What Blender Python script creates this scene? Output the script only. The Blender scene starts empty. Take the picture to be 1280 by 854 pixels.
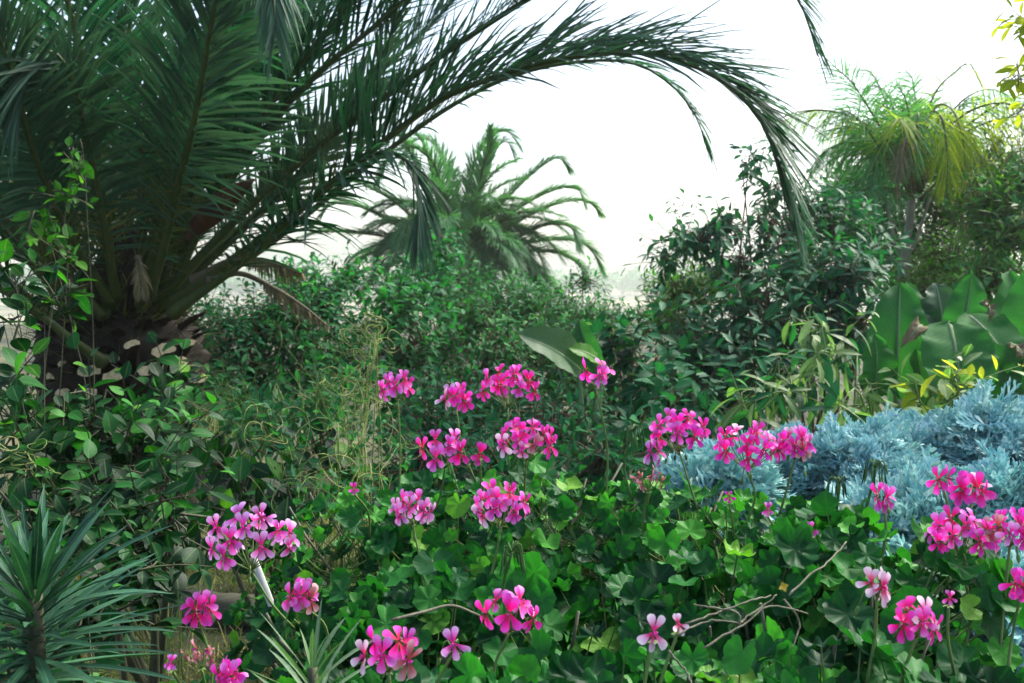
import bpy, math
import numpy as np
from mathutils import Vector, Matrix

SC = bpy.context.scene
COL = SC.collection
PI = math.pi
CAM = np.array([0.0, 0.0, 1.3])
PITCH = math.radians(3.77)
F = 1280 * 35 / 36.0


def P(px, py, y):
    """world point seen at photo pixel (px, py) at world depth y"""
    a = (px - 640) / F
    b = (427 - py) / F
    c, s = math.cos(PITCH), math.sin(PITCH)
    d = np.array([a, c + b * s, b * c - s])
    return CAM + d * (y / d[1])


def sstep(a, b, x):
    t = np.clip((x - a) / (b - a), 0, 1)
    return t * t * (3 - 2 * t)


def ground_h(x, y):
    x = np.asarray(x, float); y = np.asarray(y, float)
    bank = 0.42 * sstep(-0.75, -0.25, x - 0.12 * (y - 1)) * (1 - sstep(2.2, 3.6, y))
    valley = -7 * sstep(24, 90, y)
    bump = 0.03 * np.sin(x * 2.1 + y) + 0.03 * np.sin(y * 1.7 - x * 0.8)
    ridge = sstep(480, 690, y) * (40 + 4 * np.sin(x * 0.013 + 0.6) + 3.0 * np.sin(x * 0.041 + 1.9) + 1.2 * np.sin(x * .11))
    return bank + valley + bump + ridge


# ------------------------------------------------------------------ materials
def new_mat(name):
    m = bpy.data.materials.new(name)
    m.use_nodes = True
    m.node_tree.nodes.clear()
    return m, m.node_tree.nodes, m.node_tree.links


def ramp(n, stops, interp='LINEAR'):
    r = n.new('ShaderNodeValToRGB')
    r.color_ramp.interpolation = interp
    el = r.color_ramp.elements
    while len(el) < len(stops):
        el.new(0.5)
    for e, (p, c) in zip(el, stops):
        e.position = p
        e.color = (*c, 1)
    return r


def mixc(n, l, fac, a, b, mode='MIX'):
    m = n.new('ShaderNodeMix'); m.data_type = 'RGBA'; m.blend_type = mode
    for sock, v in ((m.inputs[0], fac), (m.inputs[6], a), (m.inputs[7], b)):
        if hasattr(v, 'is_linked'):
            l.new(v, sock)
        else:
            sock.default_value = v if isinstance(v, (int, float)) else (*v, 1)
    return m.outputs[2]


def math_node(n, l, op, a, b=None, clamp=False):
    m = n.new('ShaderNodeMath'); m.operation = op; m.use_clamp = clamp
    for i, v in enumerate((a, b)):
        if v is None:
            continue
        if hasattr(v, 'is_linked'):
            l.new(v, m.inputs[i])
        else:
            m.inputs[i].default_value = v
    return m.outputs[0]


def leaf_mat(name, stops, rough=0.42, trans=0.3, tcol=(1.0, 1.6, 0.55), rib=None, ribw=0.07, back=None,
             vein='rib', spec=0.12, patch=0.35, bump=0.25, nscale=3.0, spots=0.0, deep=True, edge=0.0):
    m, n, l = new_mat(name)
    out = n.new('ShaderNodeOutputMaterial')
    geo = n.new('ShaderNodeNewGeometry')
    tc = n.new('ShaderNodeTexCoord')
    if deep:  # darkens the low stops, so deeper foliage shadow sits in the leaf colour
        stops = [(p_, tuple(c * (.52 + .42 * p_) * k for c, k in zip(cc, (.92, 1.0, .96)))) for p_, cc in stops]
    rp = ramp(n, stops)
    l.new(geo.outputs['Random Per Island'], rp.inputs[0])
    col = rp.outputs[0]
    # big soft patches of older / younger growth
    nz = n.new('ShaderNodeTexNoise'); nz.inputs['Scale'].default_value = nscale; nz.inputs['Detail'].default_value = 3
    l.new(tc.outputs['Object'], nz.inputs['Vector'])
    pr = ramp(n, [(0.3, (1 - patch, 1 - patch * 0.8, 1 - patch * 0.6)), (0.7, (1 + patch, 1 + patch * 0.9, 1))])
    l.new(nz.outputs['Fac'], pr.inputs[0])
    col = mixc(n, l, 1.0, col, pr.outputs[0], 'MULTIPLY')
    sep = n.new('ShaderNodeSeparateXYZ'); l.new(tc.outputs['UV'], sep.inputs[0])
    # fine blotches in the blade
    nf = n.new('ShaderNodeTexNoise'); nf.inputs['Scale'].default_value = 140; nf.inputs['Detail'].default_value = 4
    l.new(tc.outputs['Object'], nf.inputs['Vector'])
    fr = ramp(n, [(0.3, (0.78, 0.8, 0.8)), (0.7, (1.15, 1.12, 1.05))])
    l.new(nf.outputs['Fac'], fr.inputs[0])
    col = mixc(n, l, 1.0, col, fr.outputs[0], 'MULTIPLY')
    if spots > 0:
        ns = n.new('ShaderNodeTexNoise'); ns.inputs['Scale'].default_value = 55; ns.inputs['Detail'].default_value = 2
        l.new(tc.outputs['Object'], ns.inputs['Vector'])
        sr = ramp(n, [(0.66, (0, 0, 0)), (0.74, (1, 1, 1))]); l.new(ns.outputs['Fac'], sr.inputs[0])
        col = mixc(n, l, math_node(n, l, 'MULTIPLY', sr.outputs[0], spots), col, (0.16, 0.11, 0.03))
    hgt = nf.outputs['Fac']
    if vein == 'rib':
        d = math_node(n, l, 'ABSOLUTE', math_node(n, l, 'SUBTRACT', sep.outputs[0], 0.5))
        f = math_node(n, l, 'SUBTRACT', 1.0, math_node(n, l, 'DIVIDE', d, ribw), True)
        # side veins run forward from the midrib
        sv = math_node(n, l, 'SINE', math_node(n, l, 'MULTIPLY', math_node(n, l, 'SUBTRACT', sep.outputs[1], math_node(n, l, 'MULTIPLY', d, 0.5)), 58))
        svh = math_node(n, l, 'MULTIPLY', math_node(n, l, 'POWER', math_node(n, l, 'ABSOLUTE', sv), 6.0), 0.3)
        hgt = math_node(n, l, 'ADD', math_node(n, l, 'MULTIPLY', hgt, 0.4), math_node(n, l, 'ADD', svh, f))
    elif vein == 'palmate':
        fr7 = math_node(n, l, 'FRACT', math_node(n, l, 'MULTIPLY', sep.outputs[0], 7.0))
        d = math_node(n, l, 'ABSOLUTE', math_node(n, l, 'SUBTRACT', fr7, 0.5))
        f = math_node(n, l, 'SUBTRACT', 1.0, math_node(n, l, 'DIVIDE', d, 0.09), True)
        f = math_node(n, l, 'MULTIPLY', f, 0.28)
        hgt = math_node(n, l, 'SUBTRACT', math_node(n, l, 'MULTIPLY', hgt, 0.5), f)
    else:
        f = None
    if rib is not None and f is not None:
        col = mixc(n, l, math_node(n, l, 'MULTIPLY', f, 0.65), col, rib)
    if edge > 0:
        ne = n.new('ShaderNodeTexNoise'); ne.inputs['Scale'].default_value = 9; ne.inputs['Detail'].default_value = 5
        l.new(tc.outputs['Object'], ne.inputs['Vector'])
        de = math_node(n, l, 'ADD', math_node(n, l, 'ABSOLUTE', math_node(n, l, 'SUBTRACT', sep.outputs[0], 0.5)), math_node(n, l, 'MULTIPLY', math_node(n, l, 'SUBTRACT', ne.outputs['Fac'], 0.5), 0.3))
        ef = math_node(n, l, 'MULTIPLY', math_node(n, l, 'SUBTRACT', de, 0.5 - edge), 22, True)
        col = mixc(n, l, ef, col, (.2, .13, .06))
    bcol = back if back is not None else None
    if bcol is not None:
        col = mixc(n, l, math_node(n, l, 'MULTIPLY', geo.outputs['Backfacing'], 0.7), col, bcol)
    bp = n.new('ShaderNodeBump'); bp.inputs['Strength'].default_value = bump; bp.inputs['Distance'].default_value = 0.002
    l.new(hgt, bp.inputs['Height'])
    pb = n.new('ShaderNodeBsdfPrincipled')
    l.new(col, pb.inputs['Base Color']); l.new(bp.outputs[0], pb.inputs['Normal'])
    rr = ramp(n, [(0.0, (rough * 0.75,) * 3), (1.0, (min(1, rough * 1.35),) * 3)])
    l.new(nz.outputs['Fac'], rr.inputs[0]); l.new(rr.outputs[0], pb.inputs['Roughness'])
    pb.inputs['Specular IOR Level'].default_value = spec
    tr = n.new('ShaderNodeBsdfTranslucent')
    tcn = mixc(n, l, 1.0, col, tcol, 'MULTIPLY')
    l.new(tcn, tr.inputs['Color'])
    ms = n.new('ShaderNodeMixShader'); ms.inputs[0].default_value = trans
    l.new(pb.outputs[0], ms.inputs[1]); l.new(tr.outputs[0], ms.inputs[2])
    l.new(ms.outputs[0], out.inputs['Surface'])
    return m


def bark_mat(name, a, b, scale=18, rough=0.85, bump=0.5, stretch=(1, 1, 0.25)):
    m, n, l = new_mat(name)
    out = n.new('ShaderNodeOutputMaterial')
    tc = n.new('ShaderNodeTexCoord')
    mp = n.new('ShaderNodeMapping'); mp.inputs['Scale'].default_value = stretch
    l.new(tc.outputs['Object'], mp.inputs[0])
    nz = n.new('ShaderNodeTexNoise'); nz.inputs['Scale'].default_value = scale; nz.inputs['Detail'].default_value = 8; nz.inputs['Roughness'].default_value = 0.65
    l.new(mp.outputs[0], nz.inputs['Vector'])
    rp = ramp(n, [(0.3, a), (0.7, b)]); l.new(nz.outputs['Fac'], rp.inputs[0])
    bp = n.new('ShaderNodeBump'); bp.inputs['Strength'].default_value = bump; bp.inputs['Distance'].default_value = 0.01
    l.new(nz.outputs['Fac'], bp.inputs['Height'])
    pb = n.new('ShaderNodeBsdfPrincipled'); pb.inputs['Roughness'].default_value = rough
    pb.inputs['Specular IOR Level'].default_value = 0.3
    l.new(rp.outputs[0], pb.inputs['Base Color']); l.new(bp.outputs[0], pb.inputs['Normal'])
    l.new(pb.outputs[0], out.inputs[0])
    return m


def petal_mat(name, base, tip, heart, trans=0.35):
    m, n, l = new_mat(name)
    out = n.new('ShaderNodeOutputMaterial')
    tc = n.new('ShaderNodeTexCoord'); oi = n.new('ShaderNodeObjectInfo'); geo = n.new('ShaderNodeNewGeometry')
    sep = n.new('ShaderNodeSeparateXYZ'); l.new(tc.outputs['UV'], sep.inputs[0])
    nz = n.new('ShaderNodeTexNoise'); nz.inputs['Scale'].default_value = 220; l.new(tc.outputs['Object'], nz.inputs['Vector'])
    v = math_node(n, l, 'ADD', sep.outputs[1], math_node(n, l, 'MULTIPLY', math_node(n, l, 'SUBTRACT', nz.outputs['Fac'], 0.5), 0.25))
    rp = ramp(n, [(0.0, heart), (0.26, heart), (0.58, base), (0.98, tip)]); l.new(v, rp.inputs[0])
    col = rp.outputs[0]
    # dark veins fan out through the lower half of each petal
    w = math_node(n, l, 'POWER', math_node(n, l, 'ABSOLUTE', math_node(n, l, 'SINE', math_node(n, l, 'MULTIPLY', sep.outputs[0], 22))), 5.0)
    w = math_node(n, l, 'MULTIPLY', w, math_node(n, l, 'SUBTRACT', 0.6, math_node(n, l, 'MULTIPLY', sep.outputs[1], 0.6), True))
    col = mixc(n, l, math_node(n, l, 'MULTIPLY', w, 0.7), col, heart)
    hs = n.new('ShaderNodeHueSaturation')
    r2 = math_node(n, l, 'ADD', math_node(n, l, 'MULTIPLY', oi.outputs['Random'], 0.03), 0.485)
    l.new(r2, hs.inputs['Hue'])
    vv = math_node(n, l, 'ADD', math_node(n, l, 'MULTIPLY', geo.outputs['Random Per Island'], 0.3), 0.85)
    l.new(vv, hs.inputs['Value'])
    l.new(col, hs.inputs['Color'])
    pb = n.new('ShaderNodeBsdfPrincipled'); pb.inputs['Roughness'].default_value = 0.5
    pb.inputs['Specular IOR Level'].default_value = 0.25
    l.new(hs.outputs[0], pb.inputs['Base Color'])
    bp = n.new('ShaderNodeBump'); bp.inputs['Strength'].default_value = 0.3; bp.inputs['Distance'].default_value = 0.001
    l.new(w, bp.inputs['Height']); l.new(bp.outputs[0], pb.inputs['Normal'])
    tr = n.new('ShaderNodeBsdfTranslucent'); l.new(hs.outputs[0], tr.inputs['Color'])
    ms = n.new('ShaderNodeMixShader'); ms.inputs[0].default_value = trans
    l.new(pb.outputs[0], ms.inputs[1]); l.new(tr.outputs[0], ms.inputs[2]); l.new(ms.outputs[0], out.inputs[0])
    return m


M = {}
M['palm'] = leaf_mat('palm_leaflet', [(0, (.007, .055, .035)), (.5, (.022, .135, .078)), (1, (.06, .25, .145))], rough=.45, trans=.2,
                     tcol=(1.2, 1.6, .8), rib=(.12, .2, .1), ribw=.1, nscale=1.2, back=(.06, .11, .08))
M['palm_mid'] = leaf_mat('palm_leaflet_pale', [(0, (.035, .15, .065)), (.5, (.06, .22, .095)), (1, (.1, .29, .12))], deep=False, rough=.45, trans=.35,  # lighter green than the big palm's leaflets
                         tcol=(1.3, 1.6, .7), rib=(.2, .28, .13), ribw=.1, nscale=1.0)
M['palm_yellow'] = leaf_mat('palm_leaflet_backlit', [(0, (.12, .24, .04)), (.5, (.22, .34, .05)), (1, (.36, .42, .07))], deep=False, rough=.45, trans=.55,  # yellow green glow of backlight put into the leaflet colour
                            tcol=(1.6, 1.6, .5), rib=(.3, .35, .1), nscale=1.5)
M['palm_dry'] = leaf_mat('palm_leaflet_dry', [(0, (.16, .13, .075)), (1, (.3, .26, .17))], deep=False, rough=.8, trans=.15, tcol=(1, .9, .6), nscale=3)
M['rachis'] = bark_mat('palm_rachis', (.03, .055, .015), (.075, .1, .03), scale=30, rough=.5, bump=.15)
M['rachis_dry'] = bark_mat('dry_rachis', (.07, .06, .04), (.17, .14, .09), scale=30, rough=.8)
M['spine'] = leaf_mat('palm_spine', [(0, (.04, .07, .02)), (.6, (.09, .12, .035)), (1, (.2, .2, .07))], deep=False, rough=.5, trans=.05)
M['palm_trunk'] = bark_mat('palm_trunk_bark', (.005, .004, .0025), (.032, .022, .012), scale=26, bump=.9, stretch=(1, 1, .5))
M['cut_wood'] = bark_mat('cut_wood', (.36, .26, .13), (.7, .57, .34), scale=60, rough=.8, bump=.4, stretch=(1, 1, 1))
M['spathe'] = bark_mat('spathe_brown', (.04, .015, .008), (.1, .045, .025), scale=20, rough=.55)
M['grey_bark'] = bark_mat('grey_bark', (.18, .17, .14), (.42, .4, .35), scale=22)
M['brown_bark'] = bark_mat('brown_bark', (.05, .035, .022), (.14, .1, .065), scale=28)
M['green_stem'] = bark_mat('green_stem', (.07, .13, .03), (.16, .24, .07), scale=50, rough=.55, bump=.15)
M['dark_stem'] = bark_mat('dark_stem', (.03, .04, .02), (.08, .085, .045), scale=40, rough=.7)
M['woody_stem'] = bark_mat('woody_stem', (.08, .08, .05), (.21, .2, .14), scale=60, rough=.8, bump=.4)
M['hedge'] = leaf_mat('hedge_leaf', [(0, (.010, .075, .036)), (.6, (.02, .16, .07)), (.92, (.04, .23, .085)), (1, (.09, .3, .08))], deep=False, rough=.5, trans=.38, nscale=1.6, rib=(.1, .17, .07))
M['hedge_dark'] = leaf_mat('hedge_leaf_dark', [(0, (.007, .055, .03)), (.7, (.014, .125, .06)), (1, (.03, .19, .08))], deep=False, rough=.55, spec=.08, trans=.34, nscale=1.6, rib=(.08, .13, .07))
M['hedge_olive'] = leaf_mat('hedge_leaf_olive', [(0, (.014, .1, .045)), (.6, (.034, .19, .075)), (1, (.08, .28, .09))], deep=False, rough=.48, trans=.36, nscale=1.6, rib=(.15, .2, .09))
M['droop'] = leaf_mat('drooping_leaf', [(0, (.008, .065, .04)), (.7, (.018, .14, .075)), (1, (.045, .2, .11))], deep=False, rough=.45, trans=.34, nscale=2, spec=.12, rib=(.12, .18, .1))
M['bright'] = leaf_mat('bright_leaf', [(0, (.05, .15, .03)), (.6, (.085, .22, .045)), (1, (.15, .3, .07))], deep=False, rough=.4, trans=.42, nscale=2.5, rib=(.15, .27, .08))
M['pale'] = leaf_mat('pale_leaf', [(0, (.08, .16, .06)), (.5, (.14, .23, .09)), (.85, (.24, .33, .16)), (1, (.42, .48, .3))], deep=False, rough=.35, trans=.35, nscale=4, rib=(.4, .46, .28), ribw=.12)
M['lime'] = leaf_mat('lime_leaf', [(0, (.26, .36, .035)), (.5, (.38, .46, .05)), (1, (.5, .55, .1))], deep=False, rough=.4, trans=.65, tcol=(1.4, 1.4, .5), nscale=3, rib=(.4, .42, .15))
M['reed'] = leaf_mat('reed_leaf', [(0, (.08, .15, .04)), (.6, (.14, .22, .055)), (1, (.24, .3, .08))], deep=False, rough=.55, trans=.3, nscale=2)  # olive leaf, its colour lifted to yellow green as if sunlit
M['vine'] = leaf_mat('vine_leaf', [(0, (.004, .03, .013)), (.5, (.009, .066, .022)), (.85, (.018, .12, .028)), (1, (.06, .24, .04))], rough=.42, spec=.16, trans=.3, nscale=2.2, rib=(.1, .2, .06), spots=.25)  # ramp darkened to stand in for the shade on the climbers
M['vine_bright'] = leaf_mat('vine_leaf_young', [(0, (.03, .15, .02)), (.6, (.06, .23, .03)), (1, (.16, .34, .045))], rough=.38, trans=.42, nscale=5, rib=(.2, .32, .08))
M['geranium'] = leaf_mat('geranium_leaf', [(0, (.005, .042, .016)), (.4, (.013, .10, .027)), (.75, (.032, .2, .033)), (.94, (.08, .32, .04)), (1, (.15, .33, .045))],deep=False,  # darkest leaf stops stand in for shade inside the canopy
                         rough=.46, trans=.3, tcol=(1.1, 1.7, .5), rib=(.08, .22, .06), vein='palmate', nscale=4, patch=.3, spots=.12, bump=.35)
M['miller'] = leaf_mat('silver_leaf_sky_tint', [(0, (.13, .38, .45)), (.5, (.27, .55, .62)), (.85, (.5, .74, .78)), (1, (.78, .9, .9))], deep=False, rough=.8, trans=.12, tcol=(1, 1.1, 1.1),  # silver leaf with the blue of skylight painted into its colour
                       spec=.2, nscale=5, patch=.22, vein='rib', rib=(.62, .72, .75))
M['banana'] = leaf_mat('paddle_leaf', [(0, (.02, .09, .035)), (.5, (.032, .14, .05)), (1, (.06, .2, .06))], deep=False, rough=.6, spec=.08, trans=.38, nscale=2.2,
                       rib=(.3, .38, .2), ribw=.03, spots=.3, bump=.5, patch=.3, edge=-.06)
M['banana_grey'] = leaf_mat('paddle_leaf_grey', [(0, (.07, .14, .09)), (1, (.1, .17, .11))], rough=.45, trans=.25, nscale=2.2,
                            rib=(.42, .5, .36), ribw=.035, bump=.5)
M['dead_leaf'] = leaf_mat('dead_leaf', [(0, (.13, .085, .05)), (1, (.24, .19, .14))], deep=False, rough=.85, trans=.1, tcol=(1, .8, .5), nscale=6)
M['rosette'] = leaf_mat('rosette_leaf', [(0, (.022, .09, .06)), (.6, (.04, .13, .085)), (1, (.08, .2, .13))], rough=.48, trans=.18, nscale=5, rib=(.13, .2, .13), ribw=.09)
M['rosette_pale'] = leaf_mat('rosette_leaf_pale', [(0, (.1, .18, .1)), (1, (.2, .29, .18))], deep=False, rough=.48, trans=.2, nscale=5, rib=(.3, .38, .25), ribw=.09)
M['dry_vine'] = leaf_mat('dry_tendril', [(0, (.13, .2, .06)), (.6, (.2, .26, .09)), (1, (.38, .38, .2))], deep=False, rough=.7, trans=.15, nscale=4, vein='none')
M['dry_grass'] = leaf_mat('dry_grass', [(0, (.09, .13, .035)), (.5, (.19, .19, .07)), (1, (.36, .31, .15))], deep=False, rough=.7, trans=.25, nscale=2, vein='none')
M['fuzz'] = leaf_mat('bud_green', [(0, (.07, .15, .05)), (1, (.15, .25, .1))], rough=.6, trans=.2, nscale=8, vein='none')
M['hot'] = petal_mat('petal_hot_pink', (.88, .014, .40), (.82, .10, .66), (.8, .004, .16))
M['pink'] = petal_mat('petal_pink', (.8, .07, .52), (.76, .28, .74), (.78, .01, .22))
M['mauve'] = petal_mat('petal_mauve', (.74, .2, .62), (.8, .5, .84), (.7, .015, .28))
M['white'] = petal_mat('petal_white', (.8, .45, .68), (.84, .76, .84), (.72, .03, .2))
M['spent'] = petal_mat('petal_spent', (.5, .16, .2), (.6, .38, .42), (.4, .06, .07))
M['paint'] = bark_mat('weathered_white', (.42, .41, .36), (.62, .61, .56), scale=90, rough=.9, bump=.1)
M['yellow'] = bark_mat('yellow_leaf', (.5, .35, .03), (.7, .55, .08), scale=40, rough=.5, bump=.1)
M['log'] = bark_mat('mossy_log', (.04, .045, .03), (.12, .115, .075), scale=16, bump=.8, stretch=(.3, 1, 1))


# ------------------------------------------------------------------ mesh helpers
def norm(v):
    return v / np.maximum(np.linalg.norm(v, axis=-1, keepdims=True), 1e-9)


class MB:
    def __init__(self):
        self.v = []; self.uv = []; self.q = []; self.t = []; self.qm = []; self.tm = []; self.n = 0

    def add(self, v, uv, quads=None, tris=None, mi=0):
        v = np.asarray(v, float).reshape(-1, 3)
        uv = np.asarray(uv, float).reshape(-1, 2)
        if quads is not None and len(quads):
            self.q.append(np.asarray(quads) + self.n); self.qm.append(np.full(len(quads), mi))
        if tris is not None and len(tris):
            self.t.append(np.asarray(tris) + self.n); self.tm.append(np.full(len(tris), mi))
        self.v.append(v); self.uv.append(uv); self.n += len(v)

    def strips(self, p, d, nrm, L, W, prof, bend=0, grav=0, fold=0.25, twist=0, mi=0, tt=None):
        """N folded blades: base p, axis d, face normal nrm, length L, full width W; the last profile row is the tip"""
        p = np.asarray(p, float).reshape(-1, 3); N = len(p)
        d = norm(np.broadcast_to(np.asarray(d, float), (N, 3)))
        nr = np.broadcast_to(np.asarray(nrm, float), (N, 3))
        nr = norm(nr - (nr * d).sum(1, keepdims=True) * d)
        sd = np.cross(d, nr)
        one = lambda a: np.broadcast_to(np.asarray(a, float), (N,))
        L, W, bend, grav, fold, twist = map(one, (L, W, bend, grav, fold, twist))
        R = len(prof); t = np.linspace(0, 1, R) if tt is None else np.asarray(tt)
        prof = np.asarray(prof)
        c = p[:, None] + d[:, None] * (L[:, None] * t)[..., None] + nr[:, None] * (bend[:, None] * L[:, None] * t ** 2)[..., None]
        drop = grav[:, None] * L[:, None] * t ** 2
        c = c.copy(); c[..., 2] -= drop
        # keep the length of strongly bent blades
        ang = twist[:, None] * t
        s2 = sd[:, None] * np.cos(ang)[..., None] + nr[:, None] * np.sin(ang)[..., None]
        n2 = nr[:, None] * np.cos(ang)[..., None] - sd[:, None] * np.sin(ang)[..., None]
        hw = (W[:, None] * 0.5 * prof)[..., None]
        up = n2 * (hw * fold[:, None, None])
        a = c + s2 * hw + up
        b = c - s2 * hw + up
        V = np.stack([a, c, b], 2)            # N,R,3,3
        V = V[:, :-1].reshape(N, -1, 3)
        tip = c[:, -1:]
        V = np.concatenate([V, tip], 1)
        uvr = np.stack([np.broadcast_to(np.array([0, .5, 1.0]), (R - 1, 3)), np.broadcast_to(t[:-1, None], (R - 1, 3))], -1).reshape(-1, 2)
        uvr = np.concatenate([uvr, [[.5, 1.0]]])
        k = V.shape[1]
        q = []
        for r in range(R - 2):
            i = 3 * r
            q += [[i, i + 1, i + 4, i + 3], [i + 1, i + 2, i + 5, i + 4]]
        i = 3 * (R - 2)
        tr = [[i, i + 1, k - 1], [i + 1, i + 2, k - 1]]
        off = (np.arange(N) * k)[:, None, None]
        q = (np.array(q).reshape(1, -1, 4) + off).reshape(-1, 4) if q else None
        tr = (np.array(tr).reshape(1, -1, 3) + off).reshape(-1, 3)
        self.add(V, np.tile(uvr, (N, 1)), q, tr, mi)

    def inst(self, tpl, mats, pos, mi=0):
        """copies of a template (v, uv, quads, tris) under N 3x3 matrices and positions, all in one mesh"""
        v, uv, q, t = tpl
        N = len(pos); k = len(v)
        V = np.einsum('nij,vj->nvi', mats, v) + np.asarray(pos)[:, None]
        off = (np.arange(N) * k)[:, None, None]
        qq = (q[None] + off).reshape(-1, 4) if q is not None and len(q) else None
        t2 = (t[None] + off).reshape(-1, 3) if t is not None and len(t) else None
        self.add(V, np.tile(uv, (N, 1)), qq, t2, mi)

    def tubes(self, path, rad, ns=5, mi=0, cap=True):
        """N tubes along paths (N,K,3) with radii (N,K)"""
        path = np.asarray(path, float)
        if path.ndim == 2:
            path = path[None]
        N, K, _ = path.shape
        rad = np.broadcast_to(np.asarray(rad, float), (N, K))
        T = norm(np.gradient(path, axis=1))
        ref = np.where(np.abs(T[:, :1, 2:3]) > 0.9, np.array([1.0, 0, 0]), np.array([0, 0, 1.0]))
        ref = np.broadcast_to(ref, T.shape)
        s = norm(np.cross(T, ref)); u = np.cross(s, T)
        th = np.arange(ns) * 2 * PI / ns
        ring = s[:, :, None] * np.cos(th)[None, None, :, None] + u[:, :, None] * np.sin(th)[None, None, :, None]
        V = path[:, :, None] + ring * rad[:, :, None, None]
        V = V.reshape(N, -1, 3)
        q = []
        for k in range(K - 1):
            for j in range(ns):
                a = k * ns + j; b = k * ns + (j + 1) % ns
                q.append([a, b, b + ns, a + ns])
        uv = np.stack([np.tile(th / (2 * PI), K), np.repeat(np.linspace(0, 1, K), ns)], -1)
        kk = K * ns
        q = (np.array(q)[None] + (np.arange(N) * kk)[:, None, None]).reshape(-1, 4)
        t = None
        if cap and ns >= 3:
            tt = [[(K - 1) * ns, (K - 1) * ns + j, (K - 1) * ns + j + 1] for j in range(1, ns - 1)]
            tt += [[0, j + 1, j] for j in range(1, ns - 1)]
            t = (np.array(tt)[None] + (np.arange(N) * kk)[:, None, None]).reshape(-1, 3)
        self.add(V, np.tile(uv, (N, 1)), q, t, mi)

    def build(self, name, mats, parent=None, origin=(0, 0, 0), loc=None, smooth=True):
        me = bpy.data.meshes.new(name)
        v = np.concatenate(self.v) - np.asarray(origin, float)
        uv = np.concatenate(self.uv)
        q = np.concatenate(self.q) if self.q else np.zeros((0, 4), int)
        t = np.concatenate(self.t) if self.t else np.zeros((0, 3), int)
        lv = np.concatenate([q.ravel(), t.ravel()]).astype(np.int32)
        me.vertices.add(len(v)); me.vertices.foreach_set('co', v.astype(np.float32).ravel())
        me.loops.add(len(lv)); me.loops.foreach_set('vertex_index', lv)
        nf = len(q) + len(t)
        me.polygons.add(nf)
        ls = np.concatenate([np.arange(len(q)) * 4, len(q) * 4 + np.arange(len(t)) * 3]).astype(np.int32)
        me.polygons.foreach_set('loop_start', ls)
        mi = np.concatenate(self.qm + self.tm).astype(np.int32) if (self.qm or self.tm) else np.zeros(nf, np.int32)
        me.polygons.foreach_set('material_index', mi)
        ul = me.uv_layers.new(name='UVMap')
        ul.data.foreach_set('uv', uv[lv].astype(np.float32).ravel())
        me.update(calc_edges=True)
        me.validate()
        if smooth:
            me.shade_smooth()
        for m in (mats if isinstance(mats, (list, tuple)) else [mats]):
            me.materials.append(m)
        return link(name, me, parent, loc)


def link(name, me, parent=None, loc=None):
    o = bpy.data.objects.new(name, me)
    COL.objects.link(o)
    if parent is not None:
        o.parent = parent
    if loc is not None:
        o.location = loc
    return o


def thing(name, label, cat, loc, group=None):
    o = bpy.data.objects.new(name, None)
    COL.objects.link(o)
    o.empty_display_size = 0.1
    o.location = tuple(float(x) for x in loc)
    tag(o, label, cat, group)
    return o


def tag(o, label=None, cat=None, group=None, kind=None):
    if label: o['label'] = label
    if cat: o['category'] = cat
    if group: o['group'] = group
    if kind: o['kind'] = kind
    return o


def catmull(pts, n):
    pts = np.asarray(pts, float)
    p = np.concatenate([[2 * pts[0] - pts[1]], pts, [2 * pts[-1] - pts[-2]]])
    out = []
    seg = len(pts) - 1
    per = max(4, 12)
    for i in range(seg):
        for u in np.linspace(0, 1, per, endpoint=False):
            a, b, c, d = p[i], p[i + 1], p[i + 2], p[i + 3]
            out.append(0.5 * (2 * b + (c - a) * u + (2 * a - 5 * b + 4 * c - d) * u * u + (3 * b - a - 3 * c + d) * u ** 3))
    out.append(pts[-1])
    out = np.array(out)
    s = np.concatenate([[0], np.cumsum(np.linalg.norm(np.diff(out, axis=0), axis=1))])
    q = np.linspace(0, s[-1], n)
    return np.stack([np.interp(q, s, out[:, k]) for k in range(3)], 1), s[-1]


def rvec(g, n):
    return norm(g.normal(size=(n, 3)))


UP = np.array([0, 0, 1.0])
LEAF5 = [.12, .78, 1.0, .62, 0]
LEAF6 = [.1, .62, .95, 1.0, .66, 0]
ROUND7 = [.15, .72, .98, 1.0, .86, .52, 0]
BLADE5 = [.7, 1.0, .9, .55, 0]


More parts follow.
